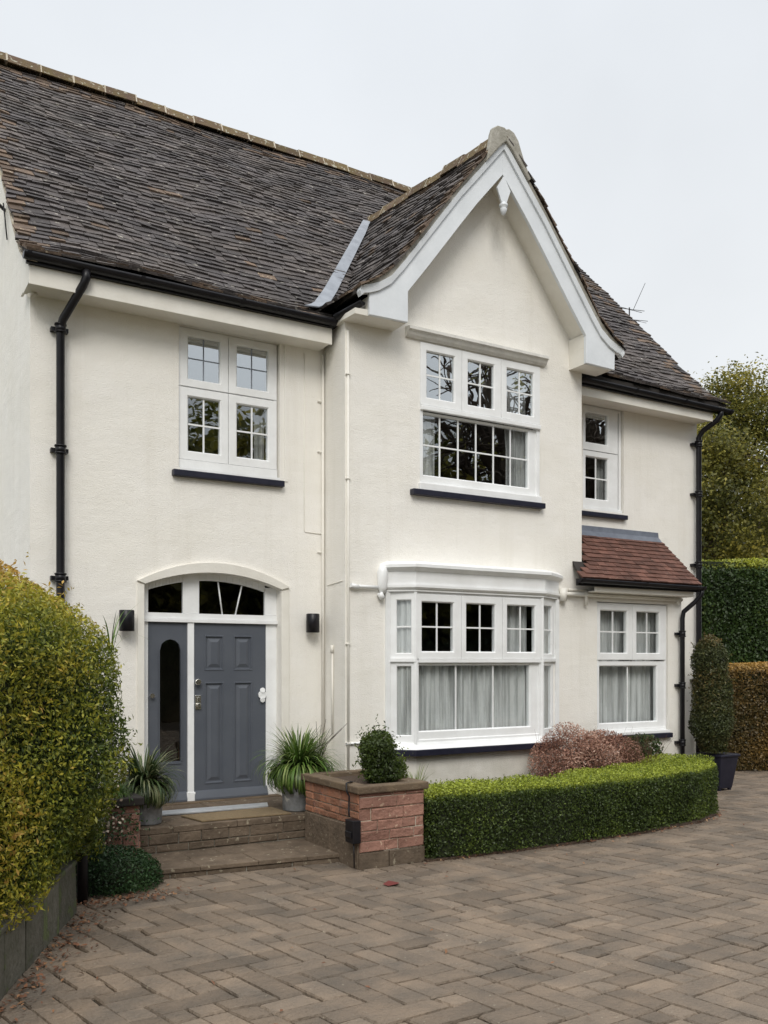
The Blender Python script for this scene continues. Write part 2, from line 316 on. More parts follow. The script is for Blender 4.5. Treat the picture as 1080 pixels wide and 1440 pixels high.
def window(fr, rect, nf, sashes, glass, name='window', bw=.045, barcol='upvc', label=None, sill=None, dark_bars=()):
    """sashes: (outer rect, pane rect, (nx, nz) or None, extra recess)"""
    u0, u1, z0, z1 = rect; f = MB(); pn = MB(); bars = MB(); lb = MB()
    ring(f, fr, rect, (u0+bw, u1-bw, z0+bw, z1-bw), nf-.012, nf-.09, .006)
    for so, pi, nb_, rec, gl in sashes:
        ring(f, fr, so, pi, nf-rec, nf-rec-.07, .014)
        n = nf-rec-.035; pn.cm = gl
        pn.quad(fr(pi[0]-.01,n,pi[2]-.01), fr(pi[1]+.01,n,pi[2]-.01), fr(pi[1]+.01,n,pi[3]+.01), fr(pi[0]-.01,n,pi[3]+.01))
        if nb_:
            for tgt, nx, nz_, hw in ((lb if nb_[2] else bars, nb_[0], nb_[1], .005 if nb_[2] else .009),):
                for k in range(1, nx):
                    u = pi[0]+(pi[1]-pi[0])*k/nx; tgt.fbox(fr, u-hw, u+hw, n-.006, n+.008, pi[2], pi[3])
                for k in range(1, nz_):
                    z = pi[2]+(pi[3]-pi[2])*k/nz_
                    us_ = [pi[0]] + [pi[0]+(pi[1]-pi[0])*j/nx for j in range(1, nx)] + [pi[1]]
                    for a, b in zip(us_[:-1], us_[1:]): tgt.fbox(fr, a+(hw if a != pi[0] else 0), b-(hw if b != pi[1] else 0), n-.005, n+.007, z-hw, z+hw)
    # mullion backing between sashes
    f.fbox(fr, u0+bw, u1-bw, nf-.088, nf-.080, z0+bw, z0+bw+.03)
    o = f.build(name, M['upvc'], house, label=label)
    pn.build('pane', glass if isinstance(glass, list) else [glass], o)
    if bars.v: bars.build('glazing_bars', M['upvc'], o)
    if lb.v: lb.build('leaded_bars', M['lead'], o)
    if sill: s = MB(); s.fbox(fr, *sill); s.build('sill', M['navy'], o, bevel=.008)
    return o

# ------------------------------------------------------------------ walls
F_main = frame(0, Yw); F_g = frame(0, Yg)
hLW = (3.14, 4.345, 4.03, 5.60); hRW = (9.08, 9.89, 4.09, 5.617); hD = (2.76, 4.36, .30, 2.92)
mb = MB(); panel(mb, F_main, [XL, G0+.25, G1-.25, XR], [-.2, 5.66], [hLW, hRW, hD, (5.0, 8.5, .30, 5.6), (8.62, 10.4, .30, 2.85)], .14)
# arch spandrels of the door opening
ARC = [(2.76, 2.735)] + [(2.76+1.6*t, 2.735+.155*(1-(2*t-1)**2)) for t in [i/16 for i in range(1, 16)]] + [(4.36, 2.735)]
for (a, za), (b, zb) in zip(ARC[:-1], ARC[1:]):
    mb.quad((a, Yw, za), (b, Yw, zb), (b, Yw, 2.92), (a, Yw, 2.92)); mb.quad((a, Yw, za), (a, Yw+.14, za), (b, Yw+.14, zb), (b, Yw, zb))
mb.quad((XL, Yw, -.2), (XL, Yw, 5.66), (XL, 17.3, 5.66), (XL, 17.3, -.2))
mb.quad((XR, Yw, -.2), (XR, 17.3, -.2), (XR, 17.3, 5.66), (XR, Yw, 5.66))
mb.quad((XL, 17.3, -.2), (XL, 17.3, 5.66), (XR, 17.3, 5.66), (XR, 17.3, -.2))
PRO = [(9.25,5.875),(9.45,5.985),(9.62,6.10),(10.0,6.47),(10.43,6.94),(12.0,8.65),(13.45,10.17)]
def zm(y):
    if y > 13.45: y = 26.9-y
    for (a, za), (b, zb) in zip(PRO[:-1], PRO[1:]):
        if y <= b: return za+(zb-za)*(y-a)/(b-a)
    return PRO[-1][1]
for X in (XL, XR):   # gable ends of the main block
    ys = [Yw, 10, 10.43, 12, 13.45, 14.9, 16.47, 16.9, 17.3]
    mb.add([(X, y, 5.66) for y in ys]+[(X, y, zm(y)-.08) for y in ys], [(i, i+1, len(ys)+i+1, len(ys)+i) for i in range(len(ys)-1)])
H(mb, 'main_wall', 'render')
mb = MB(); panel(mb, F_g, [G0, G1], [-.2, 5.80], [(5.95, 7.83, 3.97, 5.765), (5.60, 8.0, .95, 2.70)], .12)
panel(mb, F_g, [G1, XLN], [-.2, 3.0], [(8.85, 10.245, .90, 2.72)], .10)
mb.quad((XLN, Yg, -.2), (XLN, Yw, -.2), (XLN, Yw, 3.0), (XLN, Yg, 3.0))
mb.quad((G0, Yg, -.2), (G0, Yg, 5.80), (G0, Yw+.3, 5.80), (G0, Yw+.3, -.2))
mb.quad((G1, Yg, 2.9), (G1, Yw+.3, 2.9), (G1, Yw+.3, 5.80), (G1, Yg, 5.80))
gpts = [(4.925,5.94),(5.15,6.05),(5.35,6.22),(5.7,6.70),(6.25,7.42),(GC,8.16),(7.65,7.42),(8.2,6.70),(G1,6.24)]
mb.add([(G0, Yg, 5.8), (G1, Yg, 5.8)]+[(x, Yg, z) for x, z in gpts[::-1]], [tuple(range(11))])
H(mb, 'gable_wall', 'render')
# floors and partitions seen dimly through the glass
mb = MB()
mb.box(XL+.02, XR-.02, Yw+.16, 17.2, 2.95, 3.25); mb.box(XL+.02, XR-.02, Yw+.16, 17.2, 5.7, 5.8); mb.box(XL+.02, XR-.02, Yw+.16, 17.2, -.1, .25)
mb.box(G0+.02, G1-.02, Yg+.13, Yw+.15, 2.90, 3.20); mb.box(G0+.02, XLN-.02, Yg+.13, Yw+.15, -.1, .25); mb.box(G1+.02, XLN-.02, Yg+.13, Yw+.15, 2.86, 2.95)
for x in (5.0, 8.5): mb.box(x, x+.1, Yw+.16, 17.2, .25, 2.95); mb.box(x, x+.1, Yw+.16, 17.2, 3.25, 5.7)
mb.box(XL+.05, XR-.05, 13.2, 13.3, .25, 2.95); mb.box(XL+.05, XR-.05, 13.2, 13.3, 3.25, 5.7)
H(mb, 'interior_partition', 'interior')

# door surround: raised hood band over the arch and pilaster strips
mb = MB()
inn = [(2.76, 2.735)]+ARC[1:-1]+[(4.36, 2.735)]
n = len(ARC); outr = [(2.68+1.78*i/(n-1), 2.765+.235*(1-(2*i/(n-1)-1)**2)) for i in range(n)]
mb.add([(x, y, z) for k in range(n) for (x, z), y in ((inn[k], Yw+.01), (inn[k], Yw-.035), (outr[k], Yw-.040), (outr[k], Yw+.01))],
       [(4*k+q, 4*k+(q+1) % 4, 4*(k+1)+(q+1) % 4, 4*(k+1)+q) for k in range(n-1) for q in range(4)]+[(0,1,2,3), (4*n-1,4*n-2,4*n-3,4*n-4)])
H(mb, 'door_hood', 'trim'); mb = MB()
for x0, x1 in ((2.68, 2.757), (4.363, 4.46)):
    mb = MB(); mb.box(x0, x1, Yw-.018, Yw+.01, .33, 2.735); H(mb, 'pilaster', 'trim', bevel=.006)
# raised margins on the render (blocked panel beside the left window, window surrounds)
mb = MB()
mb.box(4.40, 4.445, Yw-.012, Yw+.01, 4.0, 5.60)
H(mb, 'window_margin', 'render', bevel=.004)

# ------------------------------------------------------------------ windows
def s4(o, p, bars=None, rec=0., g=0): return (o, p, bars, rec, g)
LWs = [s4((3.15,3.728,4.945,5.59), (3.262,3.632,5.035,5.505), (2,2,1), 0, 0), s4((3.734,4.325,4.945,5.59), (3.835,4.215,5.035,5.505), (2,2,1), 0, 0),
       s4((3.15,3.728,4.135,4.935), (3.262,3.632,4.235,4.835), (2,2,0), 0, 1), s4((3.734,4.325,4.135,4.935), (3.835,4.215,4.235,4.835), (2,2,0), 0, 1)]
wl = window(F_main, (3.14,4.335,4.03,5.60), -.04, LWs, [G_top, G_mid], sill=(3.06,4.38,-.05,.07,3.925,3.995))
mb = MB(); mb.fbox(F_main, 3.15, 4.33, -.08, -.03, 4.0, 4.13); mb.fbox(F_main, 3.15, 4.34, -.03, .03, 3.998, 4.03); mb.build('sill_board', M['upvc'], wl, bevel=.004)
# gable first floor window
GWs = []
for a, b in ((5.955,6.565),(6.571,7.180),(7.186,7.825)): GWs.append(s4((a,b,5.0,5.755), (a+.095,b-.11,5.10,5.655), (2,2,0), 0, 0))
GWs.append(s4((5.955,7.825,4.06,4.93), (6.0,7.655,4.165,4.90), (6,2,0), .035, 1))
wg = window(F_g, (5.95,7.83,3.99,5.765), .012, GWs, [G_top, G_mid], bw=.05, sill=(5.81,7.86,-.05,.085,3.895,3.965))
mb = MB(); mb.fbox(F_g, 5.955, 7.825, -.02, .035, 4.935, 4.992); mb.fbox(F_g, 5.93, 7.83, -.04, .04, 3.967, 4.055); mb.build('transom', M['upvc'], wg, bevel=.008)
mb = MB()
mb.prism([(Yg-.015,5.775),(Yg-.03,5.775),(Yg-.06,5.80),(Yg-.085,5.84),(Yg-.11,5.85),(Yg-.11,5.885),(Yg-.0,5.905),(Yg+.01,5.9),(Yg+.01,5.775)], 5.74, 7.90, 'x'); mb.build('hood_moulding', M['hood'], wg)
# right hand first floor window
RWs = [s4((9.09,9.80,4.955,5.60), (9.17,9.60,5.07,5.50), None, 0, 0), s4((9.09,9.80,4.13,4.945), (9.17,9.60,4.26,4.86), (2,2,0), 0, 1)]
wr = window(F_main, (9.08,9.88,4.09,5.612), -.03, RWs, [G_top, G_mid], sill=(8.70,9.91,-.05,.07,3.985,4.05))
mb = MB(); mb.fbox(F_main, 9.09, 9.87, -.08, -.01, 4.052, 4.125); mb.build('sill_board', M['upvc'], wr, bevel=.004)
# lean-to ground floor window
LNs = [s4((8.86,9.535,1.92,2.705), (8.93,9.43,2.02,2.60), (2,2,0), 0, 0), s4((9.541,10.215,1.92,2.705), (9.625,10.075,2.02,2.60), (2,2,0), 0, 0),
       s4((8.86,10.215,.95,1.90), (8.93,10.045,1.045,1.83), (2,1,0), .02, 0)]
wn = window(F_g, (8.855,10.235,.91,2.712), -.01, LNs, [G_low], sill=(8.80,10.27,-.05,.07,.80,.87))
mb = MB(); mb.fbox(F_g, 8.86, 10.24, -.05, .045, .872, .912); mb.build('sill_board', M['upvc'], wn, bevel=.004)

# bay window
bp = .22; BF = Yg-bp; bx0, bx1 = 5.753, 7.687; wx0, wx1 = 5.487, 8.11
FB = frame(0, BF)
BWs = []
for a, b in ((5.765,6.405),(6.411,7.035),(7.041,7.675)): BWs.append(s4((a,b,1.93,2.695), (a+.075,b-.115,2.02,2.60), (2,2,0), -.006, 0))
BWs.append(s4((5.765,7.675,.97,1.885), (5.80,7.50,1.075,1.85), (3,1,0), .03, 0))
bay = window(FB, (5.758,7.682,.93,2.72), 0, BWs, [G_low], name='bay_window', label='canted white bay window with deep moulded cornice above a dark sill')
for (ax, ay, bx_, by_) in ((wx0+.02, Yg, bx0, BF), (bx1, BF, wx1-.02, Yg)):
    ln = math.hypot(bx_-ax, by_-ay); fs = frame(ax, ay, bx_-ax, by_-ay)
    f = MB(); pn = MB(); br = MB()
    p0, p1 = (.10, ln-.06) if ax < 6 else (.06, ln-.10)
    ring(f, fs, (.0, ln, 1.93, 2.72), (p0, p1, 2.0, 2.62), -.002, -.06, .01)
    ring(f, fs, (.0, ln, .93, 1.90), (p0, p1, 1.03, 1.84), -.012, -.06, .01)
    f.fbox(fs, -.0, ln, -.04, .02, 1.895, 1.935)
    for z0, z1 in ((2.0, 2.62), (1.03, 1.84)): pn.quad(fs(p0,-.03,z0), fs(p1,-.03,z0), fs(p1,-.03,z1), fs(p0,-.03,z1))
    br.fbox(fs, p0, p1, -.035, -.022, 2.30, 2.318)
    f.build('side_frame', M['upvc'], bay); pn.build('pane', G_low, bay); br.build('glazing_bars', M['upvc'], bay)
for xx in (bx0, bx1):
    mb = MB(); mb.prism([(xx-.022,BF+.004),(xx-.008,BF-.012),(xx+.010,BF-.012),(xx+.022,BF+.004),(xx,BF+.05)], .93, 2.72, 'z'); mb.build('post', M['upvc'], bay)
mb = MB()
mb.box(5.79, 7.65, BF-.016, BF+.05, 1.886, 1.929); mb.box(wx0-.03, wx0+.03, Yg-.03, Yg+.02, .93, 2.72); mb.box(wx1-.03, wx1+.03, Yg-.03, Yg+.02, .93, 2.72)
mb.build('post', M['upvc'], bay)
def baypoly(d, ex=0): return [(wx0-d-ex, Yg+.01), (wx0-d-ex+.0, Yg-.02), (bx0-d*.6, BF-d), (bx1+d*.6, BF-d), (wx1+d+ex, Yg-.02), (wx1+d+ex, Yg+.01)]
def bayslab(mb, d0, z0, d1, z1, ex=0):
    A = [(x, y, z0) for x, y in baypoly(d0, ex)]; B = [(x, y, z1) for x, y in baypoly(d1, ex)]; n = len(A)
    mb.add(A+B, [tuple(range(n))[::-1], tuple(range(n, 2*n))]+[(i, (i+1) % n, n+(i+1) % n, n+i) for i in range(n)])
mb = MB()
for d0, z0, d1, z1 in ((.02,2.722,.02,2.75),(.035,2.75,.055,2.77),(.055,2.77,.055,2.80),(.03,2.80,.03,2.955),(.035,2.955,.07,2.98),(.075,2.98,.10,3.0),(.105,3.0,.105,3.035)): bayslab(mb, d0, z0, d1, z1)
bayslab(mb, .105, 3.035, .02, 3.075); mb.build('cornice', M['upvc'], bay)
mb = MB(); bayslab(mb, .085, .79, .085, .865); mb.build('sill', M['navy'], bay, bevel=.008)
mb = MB(); bayslab(mb, .075, .867, .03, .905); bayslab(mb, .02, .905, .0, .94); mb.build('sill_board', M['upvc'], bay)
mb = MB(); bayslab(mb, -.03, -.2, -.03, .792); mb.build('base_wall', M['render'], bay)

# ------------------------------------------------------------------ front door set
FD = frame(0, Yd)
mb = MB()
mb.fbox(FD, 2.76, 2.835, -.06, 0, .335, 2.33); mb.fbox(FD, 4.222, 4.36, -.06, 0, .335, 2.33); mb.fbox(FD, 2.77, 4.36, -.06, .035, 2.332, 2.37); mb.fbox(FD, 2.76, 4.36, -.06, .012, 2.372, 2.435)
mb.fbox(FD, 3.275, 3.348, -.04, .022, .34, 2.33)
mb.fbox(FD, 3.262, 3.361, .0, .03, .335, .44)
arcD = lambda u: 2.70+.155*(1-(2*(u-2.76)/1.6-1)**2)+.03
def archframe(mb, u0, u1, ztop, n0, n1):
    k = 10; us_ = [u0+(u1-u0)*i/k for i in range(k+1)]
    for a, b in zip(us_[:-1], us_[1:]): mb.hexa([FD(a,n1,ztop(a)), FD(b,n1,ztop(b)), FD(b,n0,ztop(b)), FD(a,n0,ztop(a)), FD(a,n1,arcD(a)+.02), FD(b,n1,arcD(b)+.02), FD(b,n0,arcD(b)+.02), FD(a,n0,arcD(a)+.02)])
zt = lambda u: 2.655+.155*(1-(2*(u-2.76)/1.6-1)**2)
archframe(mb, 2.837, 3.225, zt, -.05, 0); archframe(mb, 3.414, 4.21, zt, -.05, 0)
mb.fbox(FD, 3.225, 3.414, -.05, .002, 2.437, 2.90); mb.fbox(FD, 2.76, 2.836, -.05, .001, 2.437, 2.76); mb.fbox(FD, 4.21, 4.36, -.05, .001, 2.437, 2.76)
dset = mb.build('door_frame', M['upvc'], house, bevel=.004)
mb = MB()
for u0, u1 in ((2.837, 3.225), (3.414, 4.21)):
    k = 10; us_ = [u0+(u1-u0)*i/k for i in range(k+1)]
    for a, b in zip(us_[:-1], us_[1:]): mb.quad(FD(a,-.025,2.43), FD(b,-.025,2.43), FD(b,-.025,zt(b)+.01), FD(a,-.025,zt(a)+.01))
mb.build('fanlight_pane', G_dark, dset)
mb = MB()
for (ua, za, ub, zb) in ((3.693,2.43,3.642,2.80),(3.85,2.43,3.929,2.77)):
    mb.tube([FD(ua,-.018,za), FD(ub,-.018,zb)], .009, 6)
mb.build('fanlight_bars', M['upvc'], dset)
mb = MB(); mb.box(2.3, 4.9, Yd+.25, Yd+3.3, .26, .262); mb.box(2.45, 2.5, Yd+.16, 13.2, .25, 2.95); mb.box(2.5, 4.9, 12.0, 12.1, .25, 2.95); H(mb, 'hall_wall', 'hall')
def panelled(mb, u0, u1, z0, z1, panels, nf):
    us_ = sorted({u0, u1} | {p[0] for p in panels} | {p[1] for p in panels}); zs_ = sorted({z0, z1} | {p[2] for p in panels} | {p[3] for p in panels})
    for a, b in zip(us_[:-1], us_[1:]):
        for c, d in zip(zs_[:-1], zs_[1:]):
            if any(p[0] <= (a+b)/2 <= p[1] and p[2] <= (c+d)/2 <= p[3] for p in panels): continue
            mb.quad(FD(a,nf,c), FD(b,nf,c), FD(b,nf,d), FD(a,nf,d))
    for p in panels:
        prof = [(0,nf),(.004,nf+.006),(.014,nf+.006),(.024,nf-.014),(.038,nf-.014),(.07,nf-.002),(.075,nf)]
        loops = [[FD(p[0]+d,n_,p[2]+d), FD(p[1]-d,n_,p[2]+d), FD(p[1]-d,n_,p[3]-d), FD(p[0]+d,n_,p[3]-d)] for d, n_ in prof]
        vs = [q for l in loops for q in l]; fs = [(k*4+j, k*4+(j+1) % 4, (k+1)*4+(j+1) % 4, (k+1)*4+j) for k in range(len(loops)-1) for j in range(4)]
        m_ = (len(loops)-1)*4; fs.append((m_, m_+1, m_+2, m_+3)); mb.add(vs, fs)
mb = MB()
panelled(mb, 3.350, 4.220, .345, 2.328, [(3.475,3.705,1.795,2.195),(3.822,4.052,1.795,2.195),(3.475,3.705,.515,1.665),(3.822,4.052,.515,1.665)], 0)
mb.fbox(FD, 3.350, 4.220, -.05, -.03, .345, 2.328)
door = mb.build('front_door', M['door'], house)
mb = MB()
mb.prism([(Yd-.004, .345), (Yd-.05, .345), (Yd-.05, .365), (Yd-.02, .44), (Yd-.004, .45)], 3.352, 4.23, 'x'); mb.build('weatherboard', M['door'], door)
mb = MB(); mb.tube([(3.385, Yd, 1.669), (3.385, Yd-.03, 1.669), (3.385, Yd-.05, 1.669), (3.385, Yd-.062, 1.669)], [.02, .02, .038, .03], 16); mb.build('door_knob', M['chrome'], door)
mb = MB(); mb.box(3.365, 3.43, Yd-.012, Yd+.002, 1.36, 1.52); mb.tube([(3.398, Yd-.01, 1.41), (3.398, Yd-.045, 1.41)], .024, 14); mb.box(3.385, 3.41, Yd-.03, Yd-.012, 1.45, 1.50); mb.build('lock_plate', M['chrome'], door, bevel=.003)
mb = MB(); mb.tube([(4.17, Yd, 1.51), (4.17, Yd-.03, 1.51)], .048, 16); mb.tube([(4.17, Yd-.01, 1.56), (4.17, Yd-.035, 1.565)], .03, 14); mb.tube([(4.17, Yd-.01, 1.455), (4.17, Yd-.035, 1.45)], .028, 14)
mb.build('knocker', M['upvc'], door)
# side light panel
mb = MB()
k = [(2.967,2.02),(2.985,2.09),(3.03,2.13),(3.085,2.145),(3.14,2.13),(3.184,2.09),(3.202,2.02)]
mb.quad(FD(2.836,-.004,.345), FD(2.967,-.004,.345), FD(2.967,-.004,2.328), FD(2.836,-.004,2.328)); mb.quad(FD(3.202,-.004,.345), FD(3.274,-.004,.345), FD(3.274,-.004,2.328), FD(3.202,-.004,2.328))
mb.quad(FD(2.967,-.004,.345), FD(3.202,-.004,.345), FD(3.202,-.004,.79), FD(2.967,-.004,.79))
for (a, za), (b, zb) in zip(k[:-1], k[1:]): mb.quad(FD(a,-.004,za), FD(b,-.004,zb), FD(b,-.004,2.328), FD(a,-.004,2.328)); mb.quad(FD(a,-.004,za), FD(a,-.035,za), FD(b,-.035,zb), FD(b,-.004,zb))
mb.quad(FD(2.967,-.004,.79), FD(2.967,-.035,.79), FD(2.967,-.035,2.02), FD(2.967,-.004,2.02)); mb.quad(FD(3.202,-.004,.79), FD(3.202,-.004,2.02), FD(3.202,-.035,2.02), FD(3.202,-.035,.79)); mb.quad(FD(2.967,-.004,.79), FD(3.202,-.004,.79), FD(3.202,-.035,.79), FD(2.967,-.035,.79))
# bead
for z in (.775,): mb.fbox(FD, 2.955, 3.215, -.004, .006, z-.012, z)
mb.fbox(FD, 2.95, 2.962, -.004, .006, .79, 2.03); mb.fbox(FD, 3.207, 3.219, -.004, .006, .79, 2.03)
sl_ = mb.build('side_panel', M['door'], house)
mb = MB(); mb.quad(FD(2.96,-.03,.78), FD(3.21,-.03,.78), FD(3.21,-.03,2.15), FD(2.96,-.03,2.15)); mb.build('pane', G_dark, sl_)
mb = MB(); mb.prism([(Yd+.0, .345), (Yd-.045, .345), (Yd-.045, .365), (Yd-.02, .44), (Yd+.0, .45)], 2.837, 3.262, 'x'); mb.build('weatherboard', M['door'], sl_)
mb = MB(); mb.tube([(2.872, Yd+.003, 1.524), (2.872, Yd-.02, 1.524), (2.872, Yd-.04, 1.524)], [.012, .014, .026], 14); mb.build('door_knob', M['chrome'], sl_)
mb = MB(); mb.box(2.76, 4.40, Yd-.13, Yd+.05, .30, .342); H(mb, 'door_threshold', 'coping', bevel=.006)

# ------------------------------------------------------------------ roofs
GP = [(0,8.33),(.2,8.15),(.4,7.90),(.7,7.54),(1.25,6.84),(1.6,6.39),(1.82,6.21),(2.06,6.07),(2.4,5.83)]
def zg_o(o):
    for (a, za), (b, zb) in zip(GP[:-1], GP[1:]):
        if o <= b: return za+(zb-za)*(o-a)/(b-a)
    return GP[-1][1]
def zg(x, y): o = abs(x-GC); return zg_o(o)+(y-8.8)*.10*max(0, 1-o/2.06)
def sweep(prof, s):
    for (a, za), (b, zb) in zip(prof[:-1], prof[1:]):
        l = math.hypot(b-a, zb-za)
        if s <= l or (b, zb) == prof[-1]: return a+(b-a)*s/l, za+(zb-za)*s/l, (b-a)/l, (zb-za)/l
        s -= l
def plen(prof): return sum(math.hypot(b[0]-a[0], b[1]-a[1]) for a, b in zip(prof[:-1], prof[1:]))
def tiles(mb, prof, u0, u1, pos, keep, gauge=.10, wlo=.13, whi=.21, thick=.016, jit=1., edge=None, over=.05):
    Ls = plen(prof); s = -.04; row = 0
    while s < Ls-.03:
        u = u0 - random.uniform(0, wlo)*.5
        rowj = random.uniform(-.006, .006)*jit
        while u < u1:
            wd = random.uniform(wlo, whi); ua, ub = max(u, u0-random.uniform(0,.02)*jit), min(u+wd, u1+random.uniform(0,.02)*jit); u += wd
            if ub-ua < .03: continue
            uc = (ua+ub)/2; sm = max(s+gauge/2, 0)
            h, z, th, tz = sweep(prof, sm)
            if not keep(uc, h, z): continue
            lift = random.uniform(.003, .014)*jit+thick; s0 = s+rowj+random.uniform(-.012, .012)*jit; s1 = s+gauge+over
            h0, z0, th0, tz0 = sweep(prof, max(s0, 0)); 
            if s0 < 0: h0 += th0*s0; z0 += tz0*s0
            h1, z1, th1, tz1 = sweep(prof, min(s1, Ls))
            tw = random.uniform(-.004, .004)*jit; g = .0025
            nh, nz_ = -tz, th
            P = []
            for (uu, hh, zz_, off) in ((ua+g,h0,z0,0),(ub-g,h0,z0,0),(ub-g,h1,z1,-.004),(ua+g,h1,z1,-.004)): P.append(pos(uu, hh+nh*off, zz_+nz_*off))
            for (uu, hh, zz_, off) in ((ua+g,h0,z0,lift+tw),(ub-g,h0,z0,lift-tw),(ub-g,h1,z1,.004),(ua+g,h1,z1,.004)): P.append(pos(uu, hh+nh*off, zz_+nz_*off))
            mb.cm = 1 if edge and edge(uc, sm, Ls) else 0
            mb.add(P, [(4,5,6,7),(0,1,5,4),(1,2,6,5),(3,0,4,7)])
        s += gauge; row += 1
XV0, XV1 = 1.49, 11.68
mb = MB()
def keep_main(u, h, z): return not (abs(u-GC) < 2.3 and zg(u, h) > zm(h)+.06)
def edge_main(u, s, Ls):
    p = 0.01
    if u < XV0+.35: p = .7-(u-XV0)*2.
    if s < .3: p = max(p, .25)
    if s > Ls-.5: p = max(p, .5)
    if u > XV1-.4: p = max(p, .3)
    return random.random() < p
def main_pos(u, h, z): return (u+.012*math.sin(h*7+1)+.01*math.sin(h*17), h, z+.018*math.sin(u*1.9+h)+.016*math.sin(u*.7-h*1.3)+.004*math.sin(u*5+h*9))
tiles(mb, PRO, XV0, XV1, main_pos, keep_main, edge=edge_main, gauge=.112, wlo=.12, whi=.22, thick=.013, jit=1.6)
main_roof = H(mb, 'main_roof', [M['roof'], M['roof_edge']])
mb = MB()   # timber deck, both slopes
ys = [p[0] for p in PRO]
mb.add([(x, y, zm(y)-.012) for x in (XV0+.03, XV1-.03) for y in ys]+[(x, y, zm(y)-.07) for x in (XV0+.03, XV1-.03) for y in ys],
       [(i, i+1, 7+i+1, 7+i) for i in range(6)]+[(14+i, 14+i+1, 21+i+1, 21+i) for i in range(6)]+[(i, i+1, 14+i+1, 14+i) for i in range(6)]+[(7+i, 7+i+1, 21+i+1, 21+i) for i in range(6)]+[(0,7,21,14)])
yb = [26.9-y for y in ys]
mb.add([(x, y, zm(y)) for x in (XV0, XV1) for y in yb], [(i, i+1, 7+i+1, 7+i) for i in range(6)])
mb.build('roof_deck', M['deck'], main_roof)
# ridge tiles
def ridge_tiles(mb, P0, P1, n, r=.12, mortar=None):
    P0 = Vector(P0); P1 = Vector(P1); d = (P1-P0).normalized(); side = d.cross(Vector((0,0,1))).normalized(); up = side.cross(d)
    for i in range(n):
        a = P0+(P1-P0)*(i/n); b = P0+(P1-P0)*((i+1)/n)-d*.012; dz = random.uniform(-.012, .012); dz2 = dz+random.uniform(-.012, .012); r_ = r*random.uniform(.94, 1.06)
        vs = []; angs = [R(q) for q in (-48, -25, 0, 25, 48)]
        for p, q in ((a, dz), (b, dz2)):
            for rr in (r_, r_-.018):
                for t in (-1.75, ) : vs.append(p+side*(-rr*1.28)+up*(q-rr*.85+(rr-r_)))
                for t in angs: vs.append(p+side*(rr*math.sin(t))+up*(rr*math.cos(t)-r_*.35+q))
                vs.append(p+side*(rr*1.28)+up*(q-rr*.85+(rr-r_)))
        m = 7; fs = []
        for k_ in range(m-1): fs += [(k_, k_+1, 2*m+k_+1, 2*m+k_), (m+k_, 3*m+k_, 3*m+k_+1, m+k_+1), (k_, m+k_, m+k_+1, k_+1), (2*m+k_, 2*m+k_+1, 3*m+k_+1, 3*m+k_)]
        fs += [(0, 2*m, 3*m, m), (m-1, 2*m-1, 4*m-1, 3*m-1)]
        mb.add(vs, fs)
        if mortar is not None and i < n-1:
            q = b+d*.004+up*(dz2)
            vs = []
            for p in (q-d*.012, q+d*.014):
                vs += [p+side*(-r*1.25)-up*r*.8, p+side*(-r*.72)+up*r*.42, p+up*(r*.69), p+side*(r*.72)+up*r*.42, p+side*(r*1.25)-up*r*.8]
            mortar.add(vs, [(0,1,6,5),(1,2,7,6),(2,3,8,7),(3,4,9,8),(0,5,9,4)])
mo = MB(); mb = MB(); ridge_tiles(mb, (XV0-.02, 13.45, 10.245), (XV1+.02, 13.45, 10.155), 23, .112, mo)
rt = mb.build('ridge_tiles', M['ridge'], main_roof); mo.build('ridge_joint', M['lime'], main_roof)
# verge undercloak, left and right
for X0, X1 in ((XV0+.0, XL), (XR, XV1-.01)):
    mb = MB()
    for (a, za), (b, zb) in zip(PRO[:-1], PRO[1:]):
        mb.hexa([(X0,a,za-.10),(X1,a,za-.10),(X1,b,zb-.10),(X0,b,zb-.10),(X0,a,za-.072),(X1,a,za-.072),(X1,b,zb-.072),(X0,b,zb-.072)])
    mb.build('verge_mortar', M['lime'], main_roof)

# gable roof (two slopes)
GPx = list(reversed([(o, z) for o, z in GP if o <= 2.06] + [(2.28, 5.915)]))   # from eave to ridge in o
mb = MB()
for sgn in (-1, 1):
    prof = [(-o, z) for o, z in GPx]       # h increases towards ridge
    def pos(u, h, z, sgn=sgn): o = -h; return (GC+sgn*o, u+.01*math.sin(o*9), z+(u-8.8)*.10*max(0, 1-o/2.06)+.010*math.sin(u*2.3+o*2)+.006*math.sin(u*9))
    def keepg(u, h, z): o = -h; return o < 2.04+(u-8.8)*.42 and zm(u) < zg(GC+o, u)+.05
    def edgeg(u, s, Ls): return random.random() < (.8 if u < 8.98 else (.35 if s < .35 else (.3 if s > Ls-.3 else .06)))
    tiles(mb, prof, 8.735, 12.45, pos, keepg, gauge=.110, wlo=.12, whi=.25, thick=.016, jit=1.5, edge=edgeg)
gable_roof = H(mb, 'gable_roof', [M['roof'], M['roof_edge']])
mb = MB()
os_ = [o for o, z in GP if o <= 2.06]
for sgn in (-1, 1):
    for (a, za), (b, zb) in zip([(o, zg_o(o)) for o in os_][:-1], [(o, zg_o(o)) for o in os_][1:]):
        xa, xb = GC+sgn*a, GC+sgn*b; y0, y1 = 8.84, 12.2; ra, rb = (y1-8.8)*.10*(1-a/2.06), (y1-8.8)*.10*max(0, 1-b/2.06)
        mb.hexa([(xa,y0,za-.06),(xb,y0,zb-.06),(xb,y1,zb-.06+rb),(xa,y1,za-.06+ra),(xa,y0,za-.012),(xb,y0,zb-.012),(xb,y1,zb-.012+rb),(xa,y1,za-.012+ra)])
mb.build('roof_deck', M['deck'], gable_roof)
mo = MB(); mb = MB(); ridge_tiles(mb, (GC, 8.76, 8.335), (GC, 12.35, 8.335+.36), 9, .115, mo)
